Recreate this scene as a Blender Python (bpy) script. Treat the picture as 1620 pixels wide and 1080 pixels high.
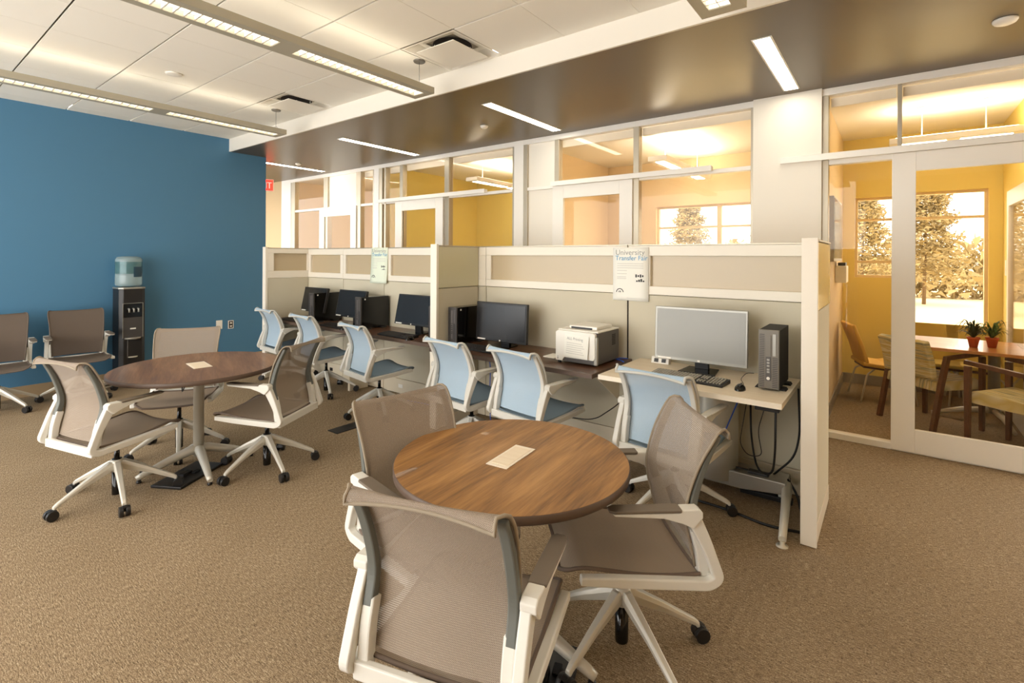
import bpy, bmesh, math, random
from mathutils import Vector, Matrix
random.seed(7)
for o in list(bpy.data.objects): bpy.data.objects.remove(o)
S = bpy.context.scene
COL = S.collection
R = math.radians

# ------------------------------------------------------------------ camera, world, exposure
cam_d = bpy.data.cameras.new('camera'); cam = bpy.data.objects.new('camera', cam_d); COL.objects.link(cam)
cam_d.sensor_width = 36; cam_d.sensor_fit = 'HORIZONTAL'
cam_d.lens = 788.7/1620*36; cam_d.shift_y = -(540-406)/1620
cam_d.clip_start = 0.05; cam_d.clip_end = 300
YAW = .6503; ROLL = -.005
mr = Matrix.Rotation(YAW, 3, 'Z') @ Matrix.Rotation(ROLL, 3, 'Y') @ Matrix.Rotation(R(90), 3, 'X')
cam.rotation_euler = mr.to_euler(); cam.location = (0, 0, 1.53)
S.camera = cam
S.view_settings.view_transform = 'Standard'; S.view_settings.look = 'None'
S.view_settings.gamma = 1; S.view_settings.use_curve_mapping = False
S.view_settings.exposure = 0.97
W = bpy.data.worlds.new('world'); S.world = W; W.use_nodes = True
bg = W.node_tree.nodes['Background']; bg.inputs[0].default_value = (1.0, .98, .945, 1); bg.inputs[1].default_value = 2.7

# ------------------------------------------------------------------ materials
def lin(c):
    return tuple(((v/255)/12.92 if v/255 <= .04045 else ((v/255+.055)/1.055)**2.4) for v in c)+(1,)
def mat(name, c, rough=.5, metal=0, spec=.5, bump=0, bscale=200, coat=0):
    m = bpy.data.materials.new(name); m.use_nodes = True
    b = m.node_tree.nodes['Principled BSDF']
    b.inputs['Base Color'].default_value = lin(c); b.inputs['Roughness'].default_value = rough
    b.inputs['Metallic'].default_value = metal; b.inputs['Specular IOR Level'].default_value = spec
    if coat: b.inputs['Coat Weight'].default_value = coat
    if bump:
        N = m.node_tree.nodes; L = m.node_tree.links
        tc = N.new('ShaderNodeTexCoord'); n = N.new('ShaderNodeTexNoise'); n.inputs['Scale'].default_value = bscale
        bp = N.new('ShaderNodeBump'); bp.inputs['Strength'].default_value = bump; bp.inputs['Distance'].default_value = .002
        L.new(tc.outputs['Object'], n.inputs['Vector']); L.new(n.outputs['Fac'], bp.inputs['Height']); L.new(bp.outputs[0], b.inputs['Normal'])
    return m
def emit(name, c, s):
    m = bpy.data.materials.new(name); m.use_nodes = True
    b = m.node_tree.nodes['Principled BSDF']; b.inputs['Base Color'].default_value = lin(c)
    b.inputs['Emission Color'].default_value = lin(c); b.inputs['Emission Strength'].default_value = s
    return m
def nodes(m): return m.node_tree.nodes, m.node_tree.links, m.node_tree.nodes['Principled BSDF']
def ramp(N, stops):
    r = N.new('ShaderNodeValToRGB'); e = r.color_ramp.elements
    e[0].position, e[0].color = stops[0][0], lin(stops[0][1])
    e[1].position, e[1].color = stops[-1][0], lin(stops[-1][1])
    for p, c in stops[1:-1]:
        x = e.new(p); x.color = lin(c)
    return r
def carpet_mat():
    m = mat('carpet_loop', (150,120,85), .95, spec=.15); N, L, b = nodes(m)
    tc = N.new('ShaderNodeTexCoord')
    def noise(sx, sy, det=2):
        mp = N.new('ShaderNodeMapping'); mp.inputs['Scale'].default_value = (sx, sy, 1)
        n = N.new('ShaderNodeTexNoise'); n.inputs['Scale'].default_value = 1; n.inputs['Detail'].default_value = det
        L.new(tc.outputs['Object'], mp.inputs[0]); L.new(mp.outputs[0], n.inputs['Vector']); return n
    a = noise(38, 250); c = noise(170, 300, 1); d = noise(1.7, 1.7, 3)
    mx = N.new('ShaderNodeMix'); mx.data_type = 'FLOAT'; mx.inputs['Factor'].default_value = .5
    L.new(a.outputs['Fac'], mx.inputs[2]); L.new(c.outputs['Fac'], mx.inputs[3])
    r = ramp(N, [(.34, (94,78,60)), (.47, (143,122,96)), (.56, (170,149,120)), (.68, (210,192,164))])
    L.new(mx.outputs[0], r.inputs['Fac'])
    m2 = N.new('ShaderNodeMix'); m2.data_type = 'RGBA'; m2.blend_type = 'MULTIPLY'; m2.inputs['Factor'].default_value = .35
    r2 = ramp(N, [(.3, (215,210,200)), (.7, (255,255,255))]); L.new(d.outputs['Fac'], r2.inputs['Fac'])
    L.new(r.outputs[0], m2.inputs[6]); L.new(r2.outputs[0], m2.inputs[7]); L.new(m2.outputs[2], b.inputs['Base Color'])
    bp = N.new('ShaderNodeBump'); bp.inputs['Strength'].default_value = .6; bp.inputs['Distance'].default_value = .004
    L.new(mx.outputs[0], bp.inputs['Height']); L.new(bp.outputs[0], b.inputs['Normal'])
    return m
def wood_mat(name, stops, sc=(3, 40, 3), rough=.35, rot=0, coat=.2):
    m = mat(name, stops[0][1], rough, coat=coat); N, L, b = nodes(m)
    tc = N.new('ShaderNodeTexCoord'); mp = N.new('ShaderNodeMapping'); mp.inputs['Scale'].default_value = sc
    mr_ = N.new('ShaderNodeMapping'); mr_.inputs['Rotation'].default_value = (0, 0, rot)
    n = N.new('ShaderNodeTexNoise'); n.inputs['Scale'].default_value = 1; n.inputs['Detail'].default_value = 6; n.inputs['Distortion'].default_value = .6
    L.new(tc.outputs['Object'], mr_.inputs[0]); L.new(mr_.outputs[0], mp.inputs[0]); L.new(mp.outputs[0], n.inputs['Vector'])
    w = N.new('ShaderNodeTexNoise'); w.inputs['Scale'].default_value = 1; w.inputs['Detail'].default_value = 2
    mp2 = N.new('ShaderNodeMapping'); mp2.inputs['Scale'].default_value = (sc[0]*5, sc[1]*7, sc[2]*5)
    L.new(mr_.outputs[0], mp2.inputs[0]); L.new(mp2.outputs[0], w.inputs['Vector'])
    mx = N.new('ShaderNodeMix'); mx.data_type = 'FLOAT'; mx.inputs['Factor'].default_value = .3
    L.new(n.outputs['Fac'], mx.inputs[2]); L.new(w.outputs['Fac'], mx.inputs[3])
    r = ramp(N, stops); L.new(mx.outputs[0], r.inputs['Fac']); L.new(r.outputs[0], b.inputs['Base Color'])
    return m
def mesh_mat(name, c, c2, see=.3, pitch=.0032):
    """woven chair mesh: threads with small holes, laid out on the fabric's own UV in metres"""
    m = mat(name, c, .8, spec=.2); N, L, b = nodes(m)
    uv = N.new('ShaderNodeUVMap'); uv.uv_map = 'UVMap'
    sp = N.new('ShaderNodeSeparateXYZ'); L.new(uv.outputs[0], sp.inputs[0])
    def wave(out, p):
        a = N.new('ShaderNodeMath'); a.operation = 'MULTIPLY'; a.inputs[1].default_value = 2*math.pi/p; L.new(out, a.inputs[0])
        s = N.new('ShaderNodeMath'); s.operation = 'SINE'; L.new(a.outputs[0], s.inputs[0]); return s
    u = wave(sp.outputs[0], pitch); v = wave(sp.outputs[1], pitch*1.25)
    ad = N.new('ShaderNodeMath'); ad.operation = 'ADD'; L.new(u.outputs[0], ad.inputs[0]); L.new(v.outputs[0], ad.inputs[1])
    mr1 = N.new('ShaderNodeMapRange'); mr1.inputs[1].default_value = .2; mr1.inputs[2].default_value = 1.4
    mr1.inputs[3].default_value = 0; mr1.inputs[4].default_value = min(1, see*2.6)
    L.new(ad.outputs[0], mr1.inputs[0])
    cr = ramp(N, [(.2, c2), (.75, c)]); mr2 = N.new('ShaderNodeMapRange'); mr2.inputs[1].default_value = -2; mr2.inputs[2].default_value = 1.2
    L.new(ad.outputs[0], mr2.inputs[0]); L.new(mr2.outputs[0], cr.inputs['Fac']); L.new(cr.outputs[0], b.inputs['Base Color'])
    t = N.new('ShaderNodeBsdfTransparent'); mx = N.new('ShaderNodeMixShader')
    L.new(mr1.outputs[0], mx.inputs[0]); L.new(b.outputs[0], mx.inputs[1]); L.new(t.outputs[0], mx.inputs[2])
    L.new(mx.outputs[0], N['Material Output'].inputs['Surface'])
    return m
def glass_mat(name, tint=(254,251,246), refl=.022):
    m = bpy.data.materials.new(name); m.use_nodes = True; N = m.node_tree.nodes; L = m.node_tree.links
    N.remove(N['Principled BSDF'])
    t = N.new('ShaderNodeBsdfTransparent'); t.inputs[0].default_value = lin(tint)
    g = N.new('ShaderNodeBsdfGlossy'); g.inputs['Roughness'].default_value = .01
    lw = N.new('ShaderNodeLayerWeight'); lw.inputs['Blend'].default_value = .5
    pw = N.new('ShaderNodeMath'); pw.operation = 'POWER'; pw.inputs[1].default_value = 5; L.new(lw.outputs['Facing'], pw.inputs[0])
    f = N.new('ShaderNodeMath'); f.operation = 'MULTIPLY_ADD'; f.inputs[1].default_value = .9; f.inputs[2].default_value = refl; L.new(pw.outputs[0], f.inputs[0])
    mx = N.new('ShaderNodeMixShader'); L.new(f.outputs[0], mx.inputs[0]); L.new(t.outputs[0], mx.inputs[1]); L.new(g.outputs[0], mx.inputs[2])
    L.new(mx.outputs[0], N['Material Output'].inputs['Surface'])
    return m
M = {}
M['carpet'] = carpet_mat()
M['ceil'] = mat('ceiling_tile_white', (252,247,236), .9, spec=.1, bump=.15, bscale=400)
M['walldim'] = mat('tan_wall_paint', (205,176,132), .6)
M['grid'] = mat('ceiling_grid_backing', (196,184,162), .9)  # even tone of the backing plane behind the tile gaps
M['white'] = mat('white_paint', (244,238,226), .6, bump=.03)
M['soffit'] = mat('taupe_semigloss_paint', (96,80,54), .34, spec=.5, bump=.05, bscale=8)
M['blue'] = mat('blue_wall_paint', (80,128,162), .45, spec=.35, bump=.05, bscale=300)
M['beige'] = mat('beige_wall_paint', (232,208,168), .6)
M['peach'] = mat('peach_wall_paint', (238,214,172), .6)
M['yellow'] = mat('yellow_wall_paint', (238,214,122), .55)
M['base'] = mat('rubber_baseboard', (176,152,118), .6)
M['basegrey'] = mat('grey_baseboard', (150,140,128), .6)
M['frame'] = mat('satin_frame', (250,246,238), .35, spec=.5)
M['frameg'] = mat('grey_aluminium_frame', (190,180,160), .35, metal=.4)
M['glass'] = glass_mat('clear_glass')
M['pglass'] = mat('frosted_panel_glass', (198,180,148), .3, spec=.6)
M['tileglass'] = mat('glossy_marker_tile', (212,205,170), .08, spec=.6)
M['trim'] = mat('panel_trim', (246,238,222), .45)
M['fabric'] = mat('panel_fabric', (214,206,184), .9, spec=.1, bump=.4, bscale=900)
M['seam'] = mat('dark_seam', (60,52,42), .8)
M['race'] = mat('raceway_cream', (226,214,190), .5)
M['walnut'] = wood_mat('walnut_top', [(.3, (92,60,26)), (.44, (134,92,44)), (.54, (156,110,56)), (.7, (182,134,76))], (1.8, 18, 2), .48, rot=R(85), coat=.05)
M['walnutd'] = wood_mat('walnut_desk', [(.3, (62,38,24)), (.5, (92,60,38)), (.7, (120,82,54))], (2, 30, 2), .35)
M['walnutm'] = wood_mat('walnut_far_top', [(.3, (98,66,44)), (.5, (128,90,60)), (.7, (156,116,82))], (1.8, 18, 2), .42, rot=R(20))
M['edge'] = mat('dark_edge_band', (92,74,62), .5)
M['maple'] = wood_mat('light_laminate', [(.3, (232,214,186)), (.5, (240,224,198)), (.7, (246,232,210))], (2, 50, 2), .5, coat=0)
M['mapleedge'] = mat('light_edge_band', (246,234,214), .5)
M['silver'] = mat('silver_paint', (216,211,198), .38, metal=.25)
M['silverg'] = mat('grey_metal', (176,172,162), .35, metal=.6)
M['chair'] = mat('chair_frame_plastic', (228,225,216), .42)
M['chairb'] = mat('chair_frame_grey', (214,211,202), .45)
M['upright'] = mat('back_upright_grey', (100,102,96), .5)
M['pad'] = mat('arm_pad_taupe', (116,104,90), .55)
M['brown'] = mesh_mat('taupe_mesh', (178,163,147), (116,102,90), .26, .0044)
M['brownrim'] = mat('taupe_mesh_edge', (158,145,126), .8, bump=.6, bscale=600)
M['seatbrown'] = mesh_mat('taupe_seat_mesh', (184,166,146), (124,108,94), .1, .0044)
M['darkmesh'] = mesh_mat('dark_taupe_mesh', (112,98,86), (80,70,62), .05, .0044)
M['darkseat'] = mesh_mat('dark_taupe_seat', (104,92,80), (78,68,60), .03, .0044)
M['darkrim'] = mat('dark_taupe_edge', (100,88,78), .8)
M['bluemesh'] = mesh_mat('light_blue_mesh', (196,216,230), (158,184,208), .24)
M['seatblue'] = mesh_mat('blue_seat_mesh', (170,194,212), (136,162,184), .05)
M['bluerim'] = mat('chair_blue_edge', (205,204,196), .5)
M['brownseatrim'] = mat('taupe_seat_edge', (110,94,82), .8)
M['blueseatrim'] = mat('blue_seat_edge', (128,146,160), .7)
M['black'] = mat('black_plastic', (30,28,28), .4)
M['blackm'] = mat('matte_black', (22,20,20), .7)
M['gloss'] = mat('gloss_black', (16,14,13), .12)
M['screen'] = mat('dark_screen', (34,33,34), .25)
M['screeng'] = mat('grey_screen', (158,158,152), .3)
M['bezelg'] = mat('silver_bezel', (170,168,160), .35, metal=.4)
M['cpug'] = mat('gunmetal_grille', (122,116,106), .45, metal=.3)
M['cpub'] = mat('dark_grille', (66,62,60), .45)
M['keyw'] = mat('light_key_caps', (176,170,156), .5)
M['keyb'] = mat('dark_key_caps', (54,50,48), .5)
M['wplast'] = mat('white_plastic', (246,242,232), .4)
M['dgrey'] = mat('dark_grey_plastic', (92,88,86), .5)
M['paper'] = mat('paper_white', (250,248,238), .8)
M['paperg'] = mat('paper_mint', (238,246,226), .8)
M['tblue'] = mat('ink_blue', (92,164,206), .8)
M['tgrey'] = mat('ink_grey', (172,172,168), .8)
M['tfine'] = mat('ink_pale', (214,212,204), .8)
M['tblack'] = mat('ink_black', (62,60,60), .8)
M['red'] = emit('exit_red', (255,40,24), 1.6)
M['exitface'] = mat('exit_face', (236,210,190), .5)
M['cord'] = mat('black_cord', (26,24,24), .5)
M['cordb'] = mat('blue_cord', (60,110,225), .5)
M['lamp'] = emit('lamp_diffuser', (255,246,226), 9.5)
M['lampup'] = emit('lamp_up', (255,244,224), 1.8)
M['lampup2'] = emit('room_lamp_up', (255,246,228), 9)
M['lamptube'] = emit('lamp_tube', (255,248,236), 3.2)
M['louver'] = mat('louver_silver', (240,236,226), .4, metal=.0)
M['pend'] = mat('pendant_grey', (176,170,152), .5)
M['metald'] = mat('dark_metal', (120,116,108), .4, metal=.5)
M['dark'] = mat('duct_dark', (40,30,26), .8)
M['bottle'] = glass_mat('bottle_plastic', (196,220,222), .04)
M['water'] = mat('bottle_blue', (196,220,224), .15)
M['water'].node_tree.nodes['Principled BSDF'].inputs['Transmission Weight'].default_value = .6
M['label'] = mat('bottle_label', (30,70,92), .5)
M['darkwood'] = wood_mat('dark_wood_frame', [(.3, (72,42,26)), (.5, (98,60,38)), (.7, (120,76,50))], (10, 10, 4), .4)
M['honey'] = wood_mat('honey_table_top', [(.3, (176,118,58)), (.5, (196,136,72)), (.7, (212,152,84))], (3, 30, 3), .3)
M['yfab'] = mat('yellow_upholstery', (222,178,84), .8)
M['olive'] = mat('olive_upholstery', (176,150,70), .8)
M['terra'] = mat('terracotta', (196,92,48), .7)
M['leaf'] = mat('leaf_green', (64,96,40), .6)
M['leafd'] = mat('leaf_dark', (44,58,34), .6)
M['tree'] = mat('tree_leaf', (158,140,98), .9)
M['bark'] = mat('bark', (110,90,66), .9)
M['field'] = mat('dry_grass', (232,212,168), .95)
M['hedge'] = mat('far_hedge', (172,154,112), .95)
M['tv'] = mat('tv_glass', (70,90,110), .1)
def stripe_mat():
    m = mat('striped_upholstery', (200,190,150), .9); N, L, b = nodes(m)
    tc = N.new('ShaderNodeTexCoord'); mp = N.new('ShaderNodeMapping'); mp.inputs['Scale'].default_value = (4, 4, 60)
    n = N.new('ShaderNodeTexNoise'); n.inputs['Scale'].default_value = 1; n.inputs['Detail'].default_value = 1
    L.new(tc.outputs['Object'], mp.inputs[0]); L.new(mp.outputs[0], n.inputs['Vector'])
    r = ramp(N, [(.35, (150,150,124)), (.45, (214,206,170)), (.55, (196,174,108)), (.65, (226,220,190))])
    L.new(n.outputs['Fac'], r.inputs['Fac']); L.new(r.outputs[0], b.inputs['Base Color']); return m
def stripe_mat2():
    m = stripe_mat(); m.name = 'striped_seat'
    for n in m.node_tree.nodes:
        if n.type == 'MAPPING': n.inputs['Scale'].default_value = (60, 4, 4)
    return m
M['stripe'] = stripe_mat(); M['stripe2'] = stripe_mat2()

# ------------------------------------------------------------------ geometry helpers
def tag(o, label=None, cat=None, group=None, kind=None):
    if label: o['label'] = label
    if cat: o['category'] = cat
    if group: o['group'] = group
    if kind: o['kind'] = kind
    return o
def empty(name, loc=(0, 0, 0), rz=0, **k):
    o = bpy.data.objects.new(name, None); COL.objects.link(o); o.location = loc; o.rotation_euler.z = rz
    o.empty_display_size = .05
    return tag(o, **k)
class MB:
    def __init__(s): s.bm = bmesh.new(); s.uv = None; s.mats = []
    def mi(s, m):
        if m is None: return 0
        if m not in s.mats: s.mats.append(m)
        return s.mats.index(m)
    def box(s, x0, x1, y0, y1, z0, z1, m=None):
        v = [s.bm.verts.new((x, y, z)) for z in (z0, z1) for y in (y0, y1) for x in (x0, x1)]
        i = s.mi(m)
        for q in ((0,2,3,1), (4,5,7,6), (0,1,5,4), (2,6,7,3), (0,4,6,2), (1,3,7,5)):
            s.bm.faces.new([v[k] for k in q]).material_index = i
        return s
    def obox(s, c, size, rot=None, m=None):
        """oriented box about centre c"""
        rm = rot or Matrix.Identity(3); h = [k/2 for k in size]; i = s.mi(m)
        v = [s.bm.verts.new(Vector(c)+rm @ Vector((x*h[0], y*h[1], z*h[2]))) for z in (-1, 1) for y in (-1, 1) for x in (-1, 1)]
        for q in ((0,2,3,1), (4,5,7,6), (0,1,5,4), (2,6,7,3), (0,4,6,2), (1,3,7,5)):
            s.bm.faces.new([v[k] for k in q]).material_index = i
        return s
    def prism(s, pts, axis, a0, a1, m=None, smooth=False):
        """polygon pts extruded along axis from a0 to a1; axis x: pts=(y,z), y: (x,z), z: (x,y)"""
        f = {'x': lambda p, a: (a, p[0], p[1]), 'y': lambda p, a: (p[0], a, p[1]), 'z': lambda p, a: (p[0], p[1], a)}[axis]
        A = [s.bm.verts.new(f(p, a0)) for p in pts]; B = [s.bm.verts.new(f(p, a1)) for p in pts]; i = s.mi(m)
        s.bm.faces.new(A).material_index = i; s.bm.faces.new(B[::-1]).material_index = i
        n = len(pts)
        for k in range(n):
            fc = s.bm.faces.new((A[k], B[k], B[(k+1) % n], A[(k+1) % n])); fc.material_index = i; fc.smooth = smooth
        return s
    def lathe(s, prof, c=(0, 0, 0), seg=24, m=None, cap=True):
        rings = []; i = s.mi(m)
        for r, z in prof:
            rings.append([s.bm.verts.new((c[0]+r*math.cos(2*math.pi*k/seg), c[1]+r*math.sin(2*math.pi*k/seg), c[2]+z)) for k in range(seg)])
        for a, b in zip(rings, rings[1:]):
            for k in range(seg):
                f = s.bm.faces.new((a[k], a[(k+1) % seg], b[(k+1) % seg], b[k])); f.smooth = True; f.material_index = i
        if cap:
            s.bm.faces.new(rings[0][::-1]).material_index = i; s.bm.faces.new(rings[-1]).material_index = i
        return s
    def tube(s, pts, r, seg=10, m=None, cap=True):
        """round tube through pts; r a number or a list"""
        P = [Vector(p) for p in pts]; n = len(P); rs = r if isinstance(r, (list, tuple)) else [r]*n; i = s.mi(m)
        T = [((P[min(k+1, n-1)]-P[max(k-1, 0)]).normalized()) for k in range(n)]
        up = Vector((0, 0, 1)) if abs(T[0].z) < .9 else Vector((1, 0, 0))
        a = T[0].cross(up).normalized(); rings = []
        for k in range(n):
            a = (a-T[k]*a.dot(T[k])).normalized(); b = T[k].cross(a)
            rings.append([s.bm.verts.new(P[k]+(a*math.cos(2*math.pi*j/seg)+b*math.sin(2*math.pi*j/seg))*rs[k]) for j in range(seg)])
        for A, B in zip(rings, rings[1:]):
            for j in range(seg):
                f = s.bm.faces.new((A[j], A[(j+1) % seg], B[(j+1) % seg], B[j])); f.smooth = True; f.material_index = i
        if cap:
            s.bm.faces.new(rings[0][::-1]).material_index = i; s.bm.faces.new(rings[-1]).material_index = i
        return s
    def strip(s, pts, x0, x1, th, m=None):
        """bar following pts=(y,z) in the YZ plane, thickness th (number or list) in that plane, from x0 to x1"""
        n = len(pts); t = th if isinstance(th, (list, tuple)) else [th]*n; i = s.mi(m); rings = []
        for k in range(n):
            a = Vector(pts[max(k-1, 0)]); b = Vector(pts[min(k+1, n-1)]); d = (b-a).normalized(); nn = Vector((-d.y, d.x))
            p = Vector(pts[k]); o1 = p+nn*t[k]/2; o2 = p-nn*t[k]/2
            rings.append([s.bm.verts.new(q) for q in ((x0, o1.x, o1.y), (x1, o1.x, o1.y), (x1, o2.x, o2.y), (x0, o2.x, o2.y))])
        for A, B in zip(rings, rings[1:]):
            for j in range(4):
                f = s.bm.faces.new((A[j], A[(j+1) % 4], B[(j+1) % 4], B[j])); f.material_index = i
        s.bm.faces.new(rings[0][::-1]).material_index = i; s.bm.faces.new(rings[-1]).material_index = i
        return s
    def grid(s, fn, nu, nv, m=None, wrap=False):
        """surface fn(u,v)->(x,y,z,uu,vv)"""
        if s.uv is None: s.uv = s.bm.loops.layers.uv.new('UVMap')
        V = [[None]*(nv+1) for _ in range(nu+1)]; U = {}; i = s.mi(m)
        for a in range(nu+1):
            for b in range(nv+1):
                q = fn(a/nu, b/nv); v = s.bm.verts.new(q[:3]); V[a][b] = v; U[v] = q[3:5]
        for a in range(nu):
            for b in range(nv):
                f = s.bm.faces.new((V[a][b], V[a+1][b], V[a+1][b+1], V[a][b+1])); f.smooth = True; f.material_index = i
                for lp in f.loops: lp[s.uv].uv = U[lp.vert]
        return s
    def build(s, name, m=None, parent=None, bevel=0, seg=2, smooth=False, **k):
        me = bpy.data.meshes.new(name)
        bmesh.ops.recalc_face_normals(s.bm, faces=s.bm.faces)
        s.bm.to_mesh(me); s.bm.free()
        if m is not None: me.materials.append(M[m] if isinstance(m, str) else m)
        else:
            for q in s.mats: me.materials.append(M[q])
        o = bpy.data.objects.new(name, me); COL.objects.link(o)
        if smooth:
            for p in me.polygons: p.use_smooth = True
        if bevel:
            md = o.modifiers.new('bevel', 'BEVEL'); md.width = bevel; md.segments = seg; md.limit_method = 'ANGLE'; md.angle_limit = R(40)
            md.harden_normals = False
        if parent is not None: o.parent = parent
        return tag(o, **k)
def path(pts, rad=.03, n=5):
    """round the corners of a polyline (any dimension)"""
    P = [Vector(p) for p in pts]; out = [P[0]]
    for a, b, c in zip(P, P[1:], P[2:]):
        r = min(rad, (a-b).length*.45, (c-b).length*.45)
        p0 = b+(a-b).normalized()*r; p1 = b+(c-b).normalized()*r
        for k in range(n+1):
            t = k/n; out.append(p0*(1-t)**2+b*2*t*(1-t)+p1*t*t)
    out.append(P[-1]); return out
def copy_tree(o, parent=None):
    c = o.copy(); COL.objects.link(c); c.parent = parent
    for ch in [x for x in bpy.data.objects if x.parent is o]: copy_tree(ch, c)
    return c
def text_mesh(name, s, size, m, parent, loc, rot, sx=1):
    cu = bpy.data.curves.new('t', 'FONT'); cu.body = s; cu.size = size; cu.extrude = .0003
    t = bpy.data.objects.new('t', cu); COL.objects.link(t)
    dg = bpy.context.evaluated_depsgraph_get(); me = bpy.data.meshes.new_from_object(t.evaluated_get(dg))
    bpy.data.objects.remove(t)
    me.materials.clear(); me.materials.append(M[m])
    o = bpy.data.objects.new(name, me); COL.objects.link(o); o.parent = parent; o.location = loc; o.rotation_euler = rot; o.scale.x = sx
    return o
def box(name, x0, x1, y0, y1, z0, z1, m, parent=None, bevel=0, **k):
    return MB().box(x0, x1, y0, y1, z0, z1).build(name, m, parent, bevel, **k)

# ------------------------------------------------------------------ the setting
ZC, ZS, YF, YG, XW = 3.16, 2.985, 3.16, 5.06, -7.4
YR = -2.64
st = dict(kind='structure')
box('floor', -13, 2.6, YR, 7.5, -.05, 0, 'carpet', **st)
mb = MB()
mb.box(XW, 2.6, YR, YF, ZC+.07, ZC+.09, 'grid')
ys = [.84+.5825*k for k in range(-6, 5)]; xs = [-3.09+.583*k for k in range(-9, 11)]
for a, b in zip(ys, ys[1:]):
    for c, d in zip(xs, xs[1:]):
        x0 = max(c+.002, XW); x1 = min(d-.002, 2.6)
        if x1-x0 < .02: continue
        y1 = min(b-.007, YF)
        if abs(a-2.5875) < .1 and (abs(c+3.09) < .1 or abs(c+5.422) < .1): continue
        mb.box(x0, x1, a+.007, y1, ZC, ZC+.012, 'ceil')
mb.build('ceiling', None, **st)
mb = MB(); mb.box(XW, 2.6, YF, YF+.02, ZS-.002, ZC+.03); mb.build('trim_1', 'white', label='white drop face between tile ceiling and brown soffit', **st)
box('ceiling_soffit', -13, 2.6, YF+.02, YG+.06, ZS, ZS+.05, 'soffit', **st).name = 'ceiling_1'
box('wall_left', XW-.15, XW, YR, 3.68, 0, ZC+.03, 'blue', **st)
box('baseboard_left', XW, XW+.008, YR, 3.68, 0, .12, 'base', **st)
box('wall_corridor', -13.1, -13, 3, 7.5, 0, ZS, 'walldim', **st).name = 'wall_far'
box('wall_right', 2.6, 2.7, YR, YG, 0, ZC+.03, 'beige', **st)
# wall above and columns of the glazed front
mb = MB(); mb.box(-1.018, -.478, YG-.06, YG+.12, 0, ZS); mb.build('wall_back', 'white', **st)
box('wall_rear_light_block', -.6, 2.7, YR-.1, YR, 0, ZC+.03, 'walldim', **st)  # unseen wall added to keep daylight off the right side
for a, b, nm in ((-3.80, -3.655, 'wall_back_pier'), (-6.62, -6.50, 'w'), (-9.5, -9.16, 'w'), (-13, -9.5, 'w2')):
    o = box('wall_back', a, b, YG-.03, YG+.1, 0, ZS, 'frame' if nm != 'w2' else 'walldim', **st)

def glazed(idx, x0, x1, verticals, label):
    """one bay of the glazed wall: frame members, transom, panes, blinds"""
    t = empty('window_%d' % idx, (x0, YG, 0), kind='structure', label=label)
    def B(name, a, b, c, d, e, f, m, bevel=.003):
        return box(name, a-x0, b-x0, c-YG, d-YG, e, f, m, t, bevel)
    B('head_frame', x0, x1, YG-.03, YG+.06, 2.925, ZS, 'frame'); B('sill_frame', x0, x1, YG-.03, YG+.06, 0, .05, 'frame')
    for a, b in verticals: B('mullion', a, b, YG-.025, YG+.06, .05, 2.925, 'frameg')
    return t, B
def door(idx, x0, x1, right_rail, label, handle=True):
    t = empty('door_%d' % idx, (x0, YG-.045, 0), kind='structure', label=label)
    w = x1-x0; sw = .15
    def D(n, *a): return box(n, *a, 'frame', t, .003)
    D('stile', 0, sw, 0, .04, .01, 2.37); D('stile', w-sw, w, 0, .04, .01, 2.37)
    D('top_rail', sw, w-sw, 0, .04, 2.22, 2.37); D('bottom_rail', sw, w-sw, 0, .04, .01, .19)
    box('glass_pane', sw, w-sw, .017, .023, .19, 2.22, 'glass', t)
    return t
def track(x0, x1, label):
    t = MB(); t.box(x0, x1, YG-.09, YG-.03, 2.372, 2.415); t.box(x0, x1, YG-.095, YG-.088, 2.365, 2.42)
    return t.build('trim_%d' % track.n, 'frame', bevel=.003, label=label, kind='structure')
track.n = 2
# bay R (right, meeting room)
t, B = glazed(1, -.478, 1.6, [(-.478, -.430), (.035, .065)], 'glazed bay of the meeting room at the right')
B('transom', -.43, 1.6, YG-.02, YG+.06, 2.33, 2.38, 'frame')
B('blind_cassette', -.42, .03, YG+.061, YG+.11, 2.84, 2.92, 'frame'); B('blind_cassette', .07, 1.6, YG+.061, YG+.11, 2.84, 2.92, 'frame')
B('glass_pane', -.43, .035, YG+.012, YG+.02, 2.38, 2.925, 'glass', 0); B('glass_pane', .065, 1.6, YG+.012, YG+.02, 2.38, 2.925, 'glass', 0)
B('glass_pane', -.43, .1, YG+.012, YG+.02, .05, 2.33, 'glass', 0)
door(1, .002, 1.15, True, 'wide white framed glass door of the meeting room'); track(-.79, 2.2, 'white door track over the meeting room door'); track.n += 1
# bay B
t, B = glazed(2, -3.655, -1.018, [(-3.655, -3.60), (-3.20, -3.14), (-2.205, -2.14), (-1.045, -1.018)], 'glazed bay left of the white pier')
B('transom', -3.6, -1.045, YG-.02, YG+.06, 2.35, 2.39, 'frame')
for a, b in ((-3.14, -2.205), (-2.14, -1.045)): B('blind_cassette', a, b, YG+.061, YG+.11, 2.84, 2.925, 'frame')
B('wall_panel', -3.6, -3.2, YG+.01, YG+.05, .05, 2.925, 'white', 0)
for a, b in ((-3.14, -2.205), (-2.14, -1.045)): B('glass_pane', a, b, YG+.012, YG+.02, 2.39, 2.925, 'glass', 0)
B('glass_pane', -2.14, -1.045, YG+.012, YG+.02, .05, 2.35, 'glass', 0)
door(2, -3.215, -2.205, False, 'white sliding door with peach room behind'); track(-3.215, -1.38, 'white door track left of the white pier'); track.n += 1
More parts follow.
